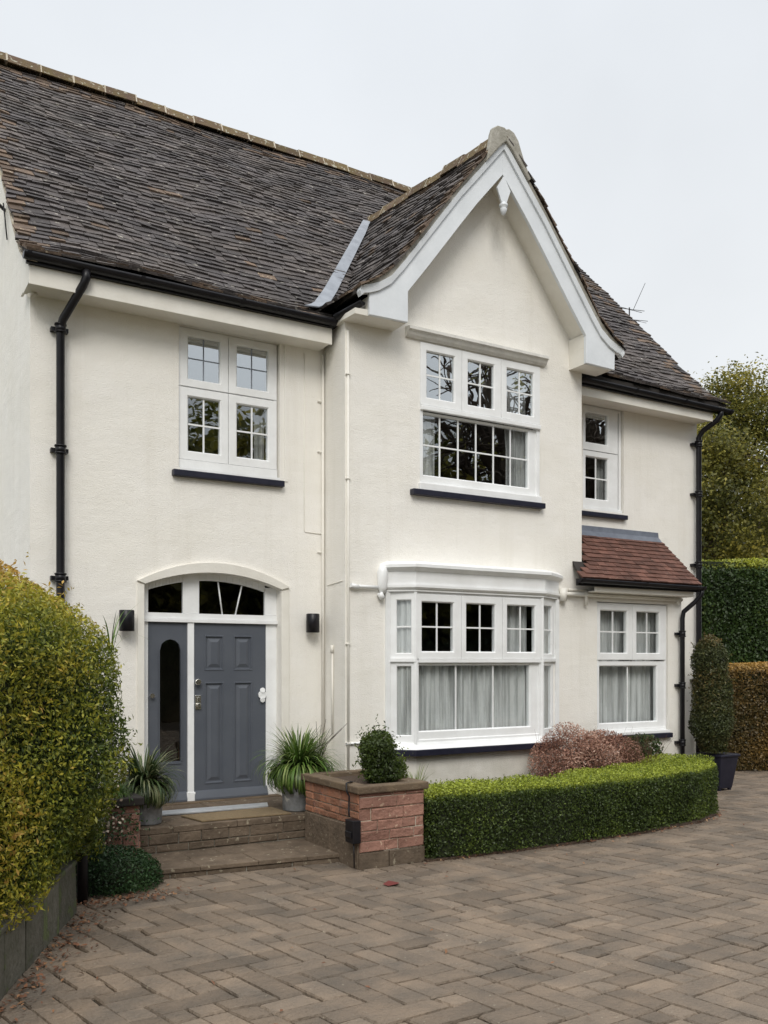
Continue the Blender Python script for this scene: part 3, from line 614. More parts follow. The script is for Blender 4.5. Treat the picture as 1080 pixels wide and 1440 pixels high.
mb.build('ridge_tiles', M['ridge'], gable_roof); mo.build('ridge_joint', M['lime'], gable_roof)
# mortar cap closing the ridge end and verge bedding
mb = MB()
mb.prism([(GC-.235,8.30),(GC-.21,8.37),(GC-.13,8.425),(GC-.03,8.43),(GC+.0,8.415),(GC+.04,8.435),(GC+.12,8.41),(GC+.19,8.33),(GC+.235,8.22),(GC+.31,8.05),(GC+.40,7.92),(GC+.36,7.88),(GC+.12,8.16),(GC,8.27),(GC-.12,8.15),(GC-.30,7.94),(GC-.27,8.1)], 8.725, 8.79)
mb.build('ridge_cap_mortar', M['capmortar'], gable_roof, bevel=.015)
BO = [(0,8.29),(.39,7.83),(.65,7.53),(1.25,6.75),(1.45,6.49),(1.62,6.285),(1.78,6.175),(1.92,6.12),(2.02,6.09),(2.035,6.03)]
BI = [(0,7.893),(.395,7.43),(.627,7.135),(1.106,6.51),(1.38,6.165)]
mb = MB()
for sgn in (-1, 1):
    for i in range(len(BO)-2):
        (a, za), (b, zb) = BO[i], BO[i+1]; ga, gb = zg_o(a)-.015, zg_o(b)-.015
        if ga <= za+.01 and gb <= zb+.01: continue
        x0, x1 = GC+sgn*a, GC+sgn*b
        mb.hexa([(x0,8.775,za-.01),(x1,8.775,zb-.01),(x1,8.83,zb-.01),(x0,8.83,za-.01),(x0,8.755,ga),(x1,8.755,gb),(x1,8.83,gb),(x0,8.83,ga)])
mb.build('verge_mortar', M['capmortar'], gable_roof)
# bargeboards
mb = MB()
for sgn in (-1, 1):
    out_ = BO[:-1]+[(1.90,6.02)]
    poly = [(GC+sgn*o, z) for o, z in [(0,8.20),(.39,7.74),(.65,7.44),(1.25,6.66),(1.45,6.40),(1.62,6.20),(1.78,6.09),(1.895,6.04),(1.89,5.80),(1.38,5.81),(1.38,6.165),(1.106,6.51),(.627,7.135),(.395,7.43),(0,7.893)]]
    if sgn < 0: poly = poly[::-1]
    mb.prism(poly, 8.80, 8.845)
H(mb, 'bargeboard', 'whitewood', bevel=.004)
mb = MB()
for sgn in (-1, 1):
    ins = [(0,8.195),(.39,7.735),(.65,7.435),(1.25,6.655),(1.45,6.395),(1.62,6.195),(1.78,6.085),(1.90,6.035),(1.97,6.02),(2.01,5.98)]
    for i in range(len(BO)-1):
        a, b, c, d = BO[i], BO[i+1], ins[i+1], ins[i]
        q = lambda p, y: (GC+sgn*p[0], y, p[1])
        mb.hexa([q(d,8.772), q(c,8.772), q(c,8.845), q(d,8.845), q(a,8.758), q(b,8.758), q(b,8.845), q(a,8.845)])
H(mb, 'barge_moulding', 'whitewood')
mb = MB()   # boxed ends and sloping soffits
for sgn in (-1, 1):
    x0, x1 = sorted((GC+sgn*1.385, GC+sgn*1.885)); mb.box(x0, x1, 8.847, Yg+.01, 5.806, 6.02)
    for (a, za), (b, zb) in zip([(0,7.97),(.395,7.51),(.627,7.21),(1.106,6.59),(1.42,6.20)][:-1], [(0,7.97),(.395,7.51),(.627,7.21),(1.106,6.59),(1.42,6.20)][1:]):
        xa, xb = GC+sgn*a, GC+sgn*b
        mb.hexa([(xa,8.846,za),(xb,8.846,zb),(xb,Yg+.02,zb),(xa,Yg+.02,za),(xa,8.846,za+.03),(xb,8.846,zb+.03),(xb,Yg+.02,zb+.03),(xa,Yg+.02,za+.03)])
    x0, x1 = sorted((GC+sgn*1.383, GC+sgn*1.40)); mb.box(x0, x1, 8.847, Yg+.01, 6.02, 6.20)
# return eaves boards on the left of the gable
mb.hexa([(4.90,8.85,5.80),(5.066,8.85,5.80),(5.066,9.30,5.80),(4.86,9.30,5.80),(4.90,8.85,5.862),(5.066,8.85,5.87),(5.066,9.30,5.85),(4.86,9.30,5.85)])
H(mb, 'gable_soffit', 'trim')
mb = MB()   # turned finial
mb.prism([(GC-.105,7.70),(GC,7.86),(GC+.10,7.70),(GC+.035,7.53),(GC-.035,7.53)], 8.775, 8.798)
mb.lathe((GC-.01, 8.775, 7.42), [(0,-.045),(.022,-.035),(.036,0),(.045,.03),(.036,.05),(.055,.065),(.055,.085),(.03,.10),(.03,.12)], 16)
mb.build('finial', M['whitewood'], bpy.data.objects['bargeboard'])
# valley lead
mb = MB(); pts = []
for i in range(25):
    x = 4.60+(6.80-4.60)*i/24
    lo, hi = 9.25, 13.4
    for _ in range(40):
        m_ = (lo+hi)/2
        if zm(m_) < zg(x, m_): lo = m_
        else: hi = m_
    pts.append((x, lo))
xs0, ys0 = 4.64, 9.27; xe, ye = pts[-1]; pts = [(xs0+(xe-xs0)*i/24, ys0+(ye-ys0)*i/24) for i in range(25)]
top_ = lambda x, y: max(zm(y), zg(x, y))
for (xa, ya), (xb, yb_) in zip(pts[:-1], pts[1:]):
    wd = .145-.05*(xa-4.6)/2.2; wb = .145-.05*(xb-4.6)/2.2
    fa = lambda x, y, d: (x-d, y+d*.25, zm(y+d*.25)+.045)
    mb.quad(fa(xa, ya, wd), fa(xb, yb_, wb), (xb+.02, yb_, top_(xb+.02, yb_)+.045), (xa+.02, ya, top_(xa+.02, ya)+.045))
lo_ = mb.build('valley_lead', M['lead'], main_roof)
sol = lo_.modifiers.new('solid', 'SOLIDIFY'); sol.thickness = .012
# lean-to roof
LP = [(8.865, 3.02), (9.2, 3.335), (9.60, 3.71)]
mb = MB()
tiles(mb, LP, 8.29, 10.60, lambda u, h, z: (u, h, z), lambda u, h, z: u > G1-(Yg-h)*.94+.03, gauge=.095, wlo=.155, whi=.17, thick=.02, jit=.45)
lr = H(mb, 'lean_to_roof', 'redtile')
mb = MB(); mb.hexa([(8.31,8.88,2.96),(10.57,8.88,2.96),(10.57,9.655,3.68),(8.58,9.655,3.68),(8.31,8.88,3.01),(10.57,8.88,3.01),(10.57,9.655,3.73),(8.58,9.655,3.73)])
mb.build('roof_deck', M['deck'], lr)
mb = MB(); mb.prism([(Yw-.10, 3.655), (Yw-.0, 3.76), (Yw, 3.85), (Yw-.012, 3.85), (Yw-.022, 3.775), (Yw-.115, 3.67)], G1+.002, 10.60, 'x')
mb.build('lead_flashing', M['slateblue'], lr)
mb = MB(); mb.box(8.62, 10.55, 8.93, 8.955, 2.83, 2.94); mb.box(8.62, 10.55, 8.957, Yg+.01, 2.83, 2.85); mb.build('fascia', M['trim'], lr, bevel=.01)

# ------------------------------------------------------------------ eaves: fascia, soffit, gutters, downpipes
for x0, x1 in ((1.535, 4.85), (8.60, 11.42)):
    mb = MB(); mb.box(x0, x1, 9.31, 9.335, 5.575, 5.76); H(mb, 'eaves_fascia', 'trim', bevel=.004)
    mb = MB(); mb.box(x0, x1, 9.337, Yw+.01, 5.60, 5.62); H(mb, 'eaves_soffit', 'trim')
    mb = MB(); mb.box(x0, x1, 9.337, 9.36, 5.76, 5.86); H(mb, 'eaves_board', 'deck')
mb = MB(); mb.box(1.535, 1.56, 9.337, Yw+.15, 5.622, 5.95); H(mb, 'eaves_end', 'trim')
def gutter(name, P0, P1, r=.062, parent=None):
    P0 = Vector(P0); P1 = Vector(P1); d = (P1-P0).normalized(); s_ = d.cross(Vector((0,0,1))).normalized(); mb = MB(); n = 10
    sec = [(r*math.cos(math.pi+math.pi*k/n), r*math.sin(math.pi+math.pi*k/n)) for k in range(n+1)]
    sec2 = [((r-.005)*math.cos(2*math.pi-math.pi*k/n), (r-.005)*math.sin(2*math.pi-math.pi*k/n)) for k in range(n+1)]
    loop = sec+sec2; m_ = len(loop); vs = [p+s_*a+Vector((0,0,b)) for p in (P0, P1) for a, b in loop]
    mb.add(vs, [(i, (i+1) % m_, m_+(i+1) % m_, m_+i) for i in range(m_)], True)
    for p in (P0, P1): mb.add([p+s_*a+Vector((0,0,b)) for a, b in sec], [tuple(range(n+1))])
    L_ = (P1-P0).length; k = int(L_/.85)
    for i in range(k+1):
        q = P0+d*(.05+(L_-.1)*i/max(k, 1)); rr = r+.006
        mb.tube([q-d*.02, q+d*.02], rr, 14, True, True) if False else None
        vs = [pp+s_*(rr*math.cos(math.pi+math.pi*j/n))+Vector((0,0,rr*math.sin(math.pi+math.pi*j/n))) for pp in (q-d*.02, q+d*.02) for j in range(n+1)]
        mb.add(vs, [(j, j+1, n+1+j+1, n+1+j) for j in range(n)], True)
    return mb.build(name, M['black'], parent or house)
gutter('gutter', (1.47, 9.245, 5.845), (4.86, 9.245, 5.83)); gutter('gutter', (8.62, 9.245, 5.79), (11.76, 9.245, 5.77))
gutter('gutter', (4.84, 9.20, 5.865), (5.0, 8.85, 5.955), .05); gutter('gutter', (8.24, 8.845, 2.985), (10.66, 8.845, 2.975), .055)
for q in ((1.50, 4.86, 9.27, 9.308, 5.76, 5.84), (8.60, 11.70, 9.27, 9.308, 5.70, 5.80), (8.27, 10.60, 8.885, 8.928, 2.90, 2.975)):
    mb = MB(); mb.box(*q); H(mb, 'gutter_board', 'black')
def downpipe(pts, r, clips, side, label, elbow=()):
    mb = MB(); mb.tube(pts, r, 14); o = mb.build('downpipe', M['black'], house, label=label)
    for z in clips:
        c = MB(); x, y = side[0], side[1]; c.tube([(x, y, z-.035), (x, y, z+.035)], r+.010, 14); c.tube([(x, y, z-.045), (x, y, z-.03)], r+.018, 14); c.tube([(x, y, z+.03), (x, y, z+.045)], r+.018, 14)
        c.box(x-.085, x+.085, y+r-.01, side[2], z-.02, z+.02)
        c.build('pipe_bracket', M['black'], o)
    return o
dp = downpipe([(2.06,9.245,5.80),(2.06,9.245,5.72),(2.04,9.27,5.66),(1.89,9.52,5.36),(1.875,9.56,5.27),(1.875,9.56,2.2),(1.875,9.56,.3)], .042, (5.28, 4.05, 2.75), (1.875, 9.56, Yw), 'black downpipe on the left of the front wall')
mb = MB(); mb.tube([(1.65, 9.6, 5.60), (1.56, 9.5, 5.53)], .02, 8); mb.build('overflow_spout', M['trim'], dp)
downpipe([(11.52,9.245,5.76),(11.52,9.245,5.68),(11.50,9.30,5.60),(11.43,9.50,5.48),(11.40,9.56,5.38),(11.40,9.56,2.5),(11.40,9.56,0)], .042, (5.28, 4.5, 3.4, 1.6), (11.40, 9.56, Yw), 'black downpipe on the right corner of the house')
downpipe([(10.62,8.845,2.95),(10.62,8.86,2.86),(10.57,8.93,2.76),(10.47,9.05,2.62),(10.455,9.06,2.52),(10.455,9.06,.05)], .034, (2.3, 1.55, .72), (10.455, 9.06, Yg), 'thin black downpipe on the lean-to wall')
# painted pipes and cables clipped to the wall
mb = MB()
mb.tube([(4.895, Yw-.025, 5.55), (4.895, Yw-.025, .35)], .018, 8); H(mb, 'painted_pipe', 'trim')
mb = MB(); mb.tube([(5.01, Yg+.40, .34), (5.01, Yg+.40, .34)], .001, 3) if False else None
mb.tube([(4.91, 9.42, 1.05), (4.91, 9.42, 2.02)], .012, 8); mb.tube([(4.905, 9.42, 2.0), (4.905, 9.42, 2.09)], .02, 8); H(mb, 'painted_conduit', 'trim')
mb = MB(); mb.tube([(4.96, Yg-.012, 5.70), (4.962, Yg-.012, .2)], .016, 8)
for z in (5.2, 4.0, 2.1, .96): mb.box(4.93, 4.985, Yg-.034, Yg, z-.006, z+.006)
H(mb, 'corner_bead', 'trim')
mb = MB(); mb.tube([(4.66, Yw-.004, 5.55), (4.66, Yw-.004, 3.45), (4.67, Yw-.004, 3.43), (4.88, Yw-.004, 3.42)], .006, 6)
for z in (3.2, 4.4, 5.0): mb.tube([(4.83, Yw-.01, z), (4.90, Yw-.03, z)], .008, 6)
mb.tube([(4.918, Yw-.1, 2.80), (4.918, Yg+.05, 2.83)], .005, 5)
H(mb, 'wall_cable', 'trim')
mb = MB(); mb.tube([(4.98, Yg-.04, 2.765), (5.34, Yg-.04, 2.765)], .021, 12); mb.tube([(4.98, Yg-.04, 2.775), (5.08, Yg-.04, 2.755)], .028, 12)
H(mb, 'overflow_pipe', 'upvc'); mb = MB(); mb.tube([(5.40, Yg-.045, 2.70), (5.40, Yg-.045, 2.76), (5.40, Yg-.045, 2.95), (5.40, Yg-.045, 3.04)], [.03, .055, .065, .03], 14)
mb.tube([(5.40, Yg-.05, 2.63), (5.36, Yg-.05, 2.70)], .035, 10)
H(mb, 'downpipe_shoe', 'upvc'); mb = MB(); mb.tube([(4.93, Yg-.02, .955), (5.3, Yg-.02, .955)], .014, 8); H(mb, 'low_pipe', 'upvc')
mb = MB(); mb.tube([(8.17, Yg-.05, 2.80), (10.47, Yg-.05, 2.795)], .026, 12); mb.tube([(8.19, Yg-.05, 2.70), (8.19, Yg-.05, 2.87)], .05, 12)
mb.tube([(8.60, Yg-.05, 2.84), (8.60, Yg-.05, 2.66)], .022, 10); mb.tube([(10.40, Yg-.05, 2.80), (10.40, Yg-.05, 2.73)], .02, 8); mb.tube([(8.3, Yg-.03, 2.86), (8.64, Yg-.03, 2.865)], .014, 8)
H(mb, 'waste_pipe', 'trim')
mb = MB(); mb.tube([(1.60, 11.3, 7.15), (1.50, 11.2, 7.17), (1.42, 11.15, 7.18)], .02, 8); mb.box(1.40, 1.5, 11.05, 11.25, 7.14, 7.22); mb.tube([(1.55, 11.1, 7.14), (1.56, 11.05, 6.95), (1.58, 11.03, 6.7)], .008, 6)
H(mb, 'aerial_bracket', 'black')

# ------------------------------------------------------------------ wall lights
for x, z, lab in ((2.545, 2.33, 'black cylinder wall light at the left of the door, next to the big hedge'), (4.725, 2.35, 'black cylinder wall light at the right of the door, near the inside corner')):
    t = empty('wall_light', (x, Yw, z), lab, 'wall light', 'wall lights flanking the front door')
    mb = MB(); mb.lathe((x, Yw-.10, z), [(0,-.10),(.06,-.10),(.072,-.11),(.078,-.108),(.078,.105),(.072,.11),(0,.11)], 28); mb.build('lamp_body', M['black'], t)
    mb = MB(); mb.box(x-.03, x+.03, Yw-.03, Yw+.002, z-.05, z+.05); mb.build('wall_plate', M['black'], t, bevel=.004)

# ------------------------------------------------------------------ curtains
def curtain(pts_fn, z0, z1, folds, amp, label, name='net_curtain', u_shift=None, nu=None):
    nu = nu or folds*8; nzv = 14; V = []; T = []
    phs = rng.uniform(0, 6.28, 4)
    for j in range(nzv+1):
        tz = j/nzv; z = z0+(z1-z0)*tz
        for i in range(nu+1):
            t = i/nu; tt = t if u_shift is None else u_shift(t, tz)
            ww = math.sin(t*folds*6.283+phs[0]+.8*math.sin(t*9+phs[1]))+.4*math.sin(t*folds*12.1+phs[2])
            x, y, nx, ny = pts_fn(tt); a = amp*ww*(1-.3*tz)
            V.append((x+nx*a, y+ny*a, z+ (.012*math.sin(t*folds*6.283) if j == 0 else 0)))
    F_ = [[j*(nu+1)+i, j*(nu+1)+i+1, (j+1)*(nu+1)+i+1, (j+1)*(nu+1)+i] for j in range(nzv) for i in range(nu)]
    o = arr_mesh(name, np.array(V), np.array(F_), [M['lace']], tint=rng.uniform(0, 1, len(F_)), smooth=True)
    return setp(o, label, 'curtain', 'net curtains behind the windows')
ln_ = lambda x0, x1, y: (lambda t: (x0+(x1-x0)*t, y, 0, 1))
curtain(ln_(5.80, 7.62, BF+.16), 1.0, 1.93, 15, .034, 'pleated white net curtain behind the large lower pane of the bay window')
curtain(ln_(7.12, 7.60, BF+.20), 1.95, 2.68, 5, .02, 'white drape behind the upper right casement of the bay window')
curtain(lambda t: (5.60+.14*t, Yg+.02-.16*t, .7, .7), 1.0, 2.68, 3, .012, 'narrow net curtain behind the left side light of the bay window')
curtain(lambda t: (7.72+.3*t, BF+.16+.12*t, -.4, .9), 1.0, 2.68, 4, .012, 'narrow net curtain behind the right side light of the bay window')
curtain(ln_(8.90, 10.2, Yg+.22), .95, 2.66, 12, .028, 'pale net curtain covering the window under the small red lean-to roof')
curtain(ln_(5.97, 6.27, Yg+.14), 4.1, 4.95, 3, .02, 'gathered curtain at the left edge of the upstairs gable window')
curtain(ln_(7.30, 7.72, Yg+.15), 4.1, 5.66, 4, .025, 'swept back curtain at the right edge of the upstairs gable window', u_shift=lambda t, z: t*(.75) + (.25 if z < .35 else .25+ -.35*(z-.35)*(1-t)))
curtain(ln_(9.52, 9.80, Yw+.20), 4.15, 4.95, 3, .018, 'narrow curtain in the small upstairs window beside the right downpipe')
curtain(ln_(4.12, 4.25, Yw+.22), 4.15, 4.95, 2, .015, 'thin curtain edge in the upstairs window over the front door')

# ------------------------------------------------------------------ ground and driveway
mb = MB(); mb.quad((-400,-400,-.06), (400,-400,-.06), (400,400,-.06), (-400,400,-.06)); setp(mb.build('ground', M['earth']), kind='structure')
mb = MB(); mb.quad((-6,-8,-.028), (26,-8,-.028), (26,13.5,-.028), (-6,13.5,-.028)); setp(mb.build('driveway_bed', M['joint']), kind='structure')
mb = MB(); A = Vector((math.cos(R(3)), math.sin(R(3)))); B = Vector((math.sin(R(-11)), math.cos(R(-11)))); cW = .160
cx, cy = 4.5, 4.0; CV = {}
def cv(i, j):
    if (i, j) not in CV: CV[(i, j)] = (random.uniform(-.011, .011), random.uniform(-.011, .011))
    dx, dy = CV[(i, j)]; p = A*(i*cW+dx)+B*(j*cW+dy); return (cx+p.x, cy+p.y)
def slab(c, z, g):
    ctr = Vector((sum(p[0] for p in c)/4, sum(p[1] for p in c)/4)); tilt = (random.uniform(-.006, .006), random.uniform(-.006, .006))
    def ins(p, d):
        v = Vector(p)-ctr; l = v.length; v *= (l-d)/l; return ctr+v
    top = [ins(p, g+.011) for p in c]; mid = [ins(p, g) for p in c]
    zf = lambda p: z+(p[0]-ctr.x)*tilt[0]+(p[1]-ctr.y)*tilt[1]
    vs = [(p.x, p.y, zf(p)) for p in top]+[(p.x, p.y, zf(p)-.011) for p in mid]+[(p.x, p.y, -.034) for p in mid]
    mb.add(vs, [(0,1,2,3)]+[(4+k, 4+(k+1) % 4, (k+1) % 4, k) for k in range(4)]+[(8+k, 8+(k+1) % 4, 4+(k+1) % 4, 4+k) for k in range(4)])
for i in range(-70, 94):
    for j in range(-64, 50):
        px_, py_ = cv(i, j)
        if not (-1.6 < px_ < 17.5 and -4.5 < py_ < 11.3): continue
        if py_ > 8.6 and px_ < 10.3: continue
        m_ = (i+j) % 6; z = random.uniform(-.004, .003); q = random.random(); g_ = random.choice((.005, .008, .011, .014))
        if m_ == 0: runs = [(0, 3)] if q < .42 else ([(0, 1), (1, 3)] if q < .71 else [(0, 2), (2, 3)])
        elif m_ == 3: runs = [(0, 3)] if q < .42 else ([(0, 1), (1, 3)] if q < .71 else [(0, 2), (2, 3)])
        else: continue
        for a_, b_ in runs:
            z2 = z+random.uniform(-.002, .002)
            if m_ == 0: slab([cv(i+a_,j), cv(i+b_,j), cv(i+b_,j+1), cv(i+a_,j+1)], z2, g_)
            else: slab([cv(i,j+a_), cv(i+1,j+a_), cv(i+1,j+b_), cv(i,j+b_)], z2, g_)
setp(mb.build('driveway', M['paver']), kind='structure')
mb = MB(); mb.prism([(4.72,7.12),(6.2,7.04),(7.5,7.09),(8.7,7.24),(9.3,7.5),(9.72,8.0),(9.9,8.6),(10.5,9.13),(4.72,9.13)], -.02, .022, 'z')
mb.prism([(-1,2.6),(-.2,4.0),(.6,5.4),(1.38,7.0),(1.9,8.2),(2.2,9.64),(1.2,9.64),(-1,9)], -.02, .012, 'z')
setp(mb.build('soil', M['soil']), kind='structure')

# ------------------------------------------------------------------ masonry builders
def blockwork(mb, fr, u0, u1, z0, z1, lo, hi, course, gap=.008, proud=.012, rough=.004):
    z = z0
    while z < z1-.02:
        h = min(course*random.uniform(.85, 1.15), z1-z); 
        if z1-z-h < .03: h = z1-z
        u = u0
        while u < u1-.02:
            wd = random.uniform(lo, hi)
            if u1-u-wd < lo*.4: wd = u1-u
            a, b, c, d = u+gap/2, min(u+wd, u1)-gap/2, z+gap/2, z+h-gap/2; j = lambda: random.uniform(-rough, rough)
            n_ = proud+j(); q = .006
            back = [fr(a,-.02,c), fr(b,-.02,c), fr(b,-.02,d), fr(a,-.02,d)]; mid = [fr(a,n_-q,c), fr(b,n_-q,c), fr(b,n_-q,d), fr(a,n_-q,d)]
            top = [fr(a+q+abs(j()),n_+j(),c+q+abs(j())), fr(b-q-abs(j()),n_+j(),c+q+abs(j())), fr(b-q-abs(j()),n_+j(),d-q-abs(j())), fr(a+q+abs(j()),n_+j(),d-q-abs(j()))]
            mb.add(back+mid+top, [(8,9,10,11)]+[(4+k, 4+(k+1) % 4, 8+(k+1) % 4, 8+k) for k in range(4)]+[(k, (k+1) % 4, 4+(k+1) % 4, 4+k) for k in range(4)])
            u += wd
        z += h
# steps
st = empty('front_steps', (3.3, 8.0, 0), 'two shallow brown stone steps leading up to the grey front door', 'steps')
mb = MB(); mb.prism([(2.10,7.79),(4.10,7.56),(4.10,8.44),(2.10,8.46)], -.03, .045, 'z'); mb.prism([(2.22,8.42),(4.30,8.40),(4.93,8.60),(4.93,9.65),(2.22,9.65)], -.03, .295, 'z'); mb.build('step_core', M['mortar'], st)
mb = MB()
def slabgrid(mb, quad, nu, nv, z0, z1, g=.004):
    (ax, ay), (bx_, by_), (cx_, cy_), (dx_, dy_) = quad; P = lambda s, t: ((ax*(1-s)+bx_*s)*(1-t)+(dx_*(1-s)+cx_*s)*t, (ay*(1-s)+by_*s)*(1-t)+(dy_*(1-s)+cy_*s)*t)
    for j in range(nv):
        cuts = [0]+sorted(min(.95, max(.05, (k+random.uniform(-.3, .3))/nu)) for k in range(1, nu))+[1]
        for a, b in zip(cuts[:-1], cuts[1:]):
            c = [P(a, j/nv), P(b, j/nv), P(b, (j+1)/nv), P(a, (j+1)/nv)]; ctr = (sum(p[0] for p in c)/4, sum(p[1] for p in c)/4)
            c = [(ctr[0]+(p[0]-ctr[0])*(1-g*2), ctr[1]+(p[1]-ctr[1])*(1-g*3)) for p in c]; zt_ = z1+random.uniform(-.003, .003)
            mb.hexa([(p[0], p[1], z0) for p in c]+[(p[0], p[1], zt_) for p in c])
slabgrid(mb, [(2.08,7.765),(4.12,7.535),(4.12,8.42),(2.08,8.44)], 4, 2, .045, .085)
mb.build('lower_tread', M['stone'], st, bevel=.006)
mb = MB(); slabgrid(mb, [(2.20,8.40),(4.22,8.375),(4.22,9.0),(2.20,9.0)], 4, 1, .27, .33); slabgrid(mb, [(2.20,9.0),(4.92,9.0),(4.92,9.655),(2.20,9.655)], 5, 1, .27, .33)
mb.hexa([(4.23,8.40,.27),(4.90,8.62,.27),(4.90,8.99,.27),(4.23,8.99,.27),(4.23,8.40,.328),(4.90,8.62,.328),(4.90,8.99,.328),(4.23,8.99,.328)])
mb.build('upper_tread', M['stone'], st, bevel=.006)
mb = MB(); fr = frame(2.20, 8.42, 2.0, -.022); blockwork(mb, fr, 0, 2.0, .09, .272, .22, .38, .085, proud=.014)
mb.build('upper_riser', M['stone'], st); mb = MB(); fr = frame(2.10, 7.79, 2.0, -.23); blockwork(mb, fr, 0, 2.0, -.01, .046, .3, .5, .06, proud=.008)
mb.build('lower_riser', M['stone'], st)
# doormat and metal strip
mb = MB(); mb.prism([(2.98,8.46),(3.92,8.42),(3.90,8.90),(2.90,8.86)], .334, .35, 'z'); setp(mb.build('doormat', M['mat'], bevel=.004), 'flat brown coir doormat lying on the top step', 'doormat')
mb = MB(); mb.prism([(2.72,9.0),(3.90,8.97),(3.98,9.18),(2.76,9.22)], .334, .352, 'z'); setp(mb.build('threshold_strip', M['alu'], bevel=.003), 'pale metal strip lying on the step in front of the door', 'metal strip')

# planter
pl = empty('brick_planter', (4.36, 7.7, 0), 'raised orange brick planter with brown stone coping at the right of the steps', 'planter')
px0, px1, py0, py1 = 4.03, 4.715, 7.19, 8.30
mb = MB(); mb.box(px0, px1, py0, py1, -.02, .60); mb.box(px0, px0+.10, py0, py1, .60, .69); mb.box(px1-.10, px1, py0, py1, .60, .69); mb.box(px0+.101, px1-.101, py0, py0+.1, .60, .69); mb.box(px0+.101, px1-.101, py1-.1, py1, .60, .69)
mb.build('mortar_core', M['lime'], pl)
FL = frame(px0, py1, 0, -1.); FR = frame(px1, py0, 0, 1.); FF = frame(px0, py0)
mb = MB(); blockwork(mb, FL, 0, py1-py0, .385, .69, .14, .22, .075); mb.build('side_brickwork', M['brick'], pl, label='orange brick side of the planter')
mb = MB(); blockwork(mb, FF, -.01, px1-px0+.01, .15, .69, .12, .42, .10, rough=.007); blockwork(mb, FR, 0, py1-py0, .15, .69, .16, .3, .10); mb.build('front_brickwork', M['redbrick'], pl, label='pinkish stone brick front of the planter')
mb = MB(); blockwork(mb, FL, 0, py1-py0, -.01, .385, .45, .62, .4, proud=.018); blockwork(mb, FF, -.018, px1-px0+.018, -.01, .15, .25, .4, .17, proud=.02); blockwork(mb, FR, 0, py1-py0, -.01, .15, .3, .4, .17, proud=.02); mb.build('stone_base', M['stone'], pl)
mb = MB(); o_, i_ = .045, .13; X0, X1, Y0, Y1 = px0-o_, px1+o_, py0-o_, py1+o_
mb.box(X0, X0+i_+.02, Y0+i_+.001, Y1, .69, .76); mb.box(X1-i_-.02, X1, Y0+i_+.001, Y1, .69, .76); mb.box(X0, X1, Y0, Y0+i_, .69, .76); mb.box(X0+i_+.021, X1-i_-.021, Y1-i_, Y1, .69, .76)
mb.build('coping', M['coping'], pl, bevel=.012)
mb = MB(); mb.box(px0+.1, px1-.1, py0+.1, py1-.1, .60, .715); mb.build('soil', M['soil'], pl)
# black box with cable on the planter
jb = empty('cable_box', (3.98, 7.2, .25), 'small black outdoor power box hanging on the planter side with its cable', 'power box')
mb = MB(); mb.box(3.925, 4.01, 7.13, 7.28, .25, .46); mb.box(3.91, 3.925, 7.15, 7.26, .30, .36); mb.build('box_body', M['black'], jb, bevel=.012)
mb = MB(); mb.tube([(3.96,7.26,.48),(3.975,7.30,.53),(3.98,7.30,.66),(3.96,7.31,.70),(3.965,7.33,.775),(4.05,7.40,.775),(4.16,7.52,.745)], .008, 8); mb.build('cable', M['black'], jb)
mb = MB(); mb.tube([(3.95,7.16,.25),(3.955,7.16,.03)], .006, 6); mb.build('drop_cable', M['black'], jb)
# left pillar with a low wing wall
pp = empty('brick_pillar', (2.14, 8.35, 0), 'short worn brick pillar with dark cap at the left of the steps', 'brick pillar')
mb = MB(); mb.box(1.98, 2.28, 8.16, 8.46, -.02, .60); mb.box(1.62, 1.978, 8.25, 8.42, -.02, .40); mb.build('mortar_core', M['mortar'], pp)
mb = MB(); blockwork(mb, frame(1.98, 8.16), 0, .30, .0, .60, .14, .22, .10, rough=.007); blockwork(mb, frame(2.28, 8.16, 0, 1), 0, .30, .0, .60, .14, .22, .10); blockwork(mb, frame(1.62, 8.25), 0, .34, 0, .40, .15, .22, .09); mb.build('brickwork', M['redbrick'], pp)
mb = MB(); mb.box(1.93, 2.32, 8.11, 8.50, .60, .675); mb.build('cap', M['deck'], pp, bevel=.012)

# low stone boundary wall under the hedge
bw_ = empty('boundary_wall', (1.1, 6.2, 0), 'low mossy grey stone wall running beneath the big golden hedge', 'stone wall')
WA = Vector((-.55, 2.65)); WB = Vector((1.50, 7.06)); dd = (WB-WA).normalized()
fb = frame(WA.x, WA.y, dd.x, dd.y); Lw = (WB-WA).length
mb = MB(); mb.fbox(fb, 0, Lw, -.22, -.012, -.03, .36); mb.build('mortar_core', M['mortar'], bw_)
mb = MB(); blockwork(mb, fb, 0, Lw, -.01, .37, .35, .6, .4, gap=.006, proud=.0, rough=.008); mb.build('stone_blocks', M['greywall'], bw_)
mb = MB(); mb.fbox(fb, 0, Lw, -.24, .004, .362, .40); mb.build('coping', M['greywall'], bw_, bevel=.01)
mb = MB(); mb.tube([(1.605,7.33,-.02),(1.605,7.33,.44),(1.605,7.33,.455)], [.042,.042,.034], 16); setp(mb.build('post', M['black']), 'short round dark post at the end of the low stone wall', 'post')

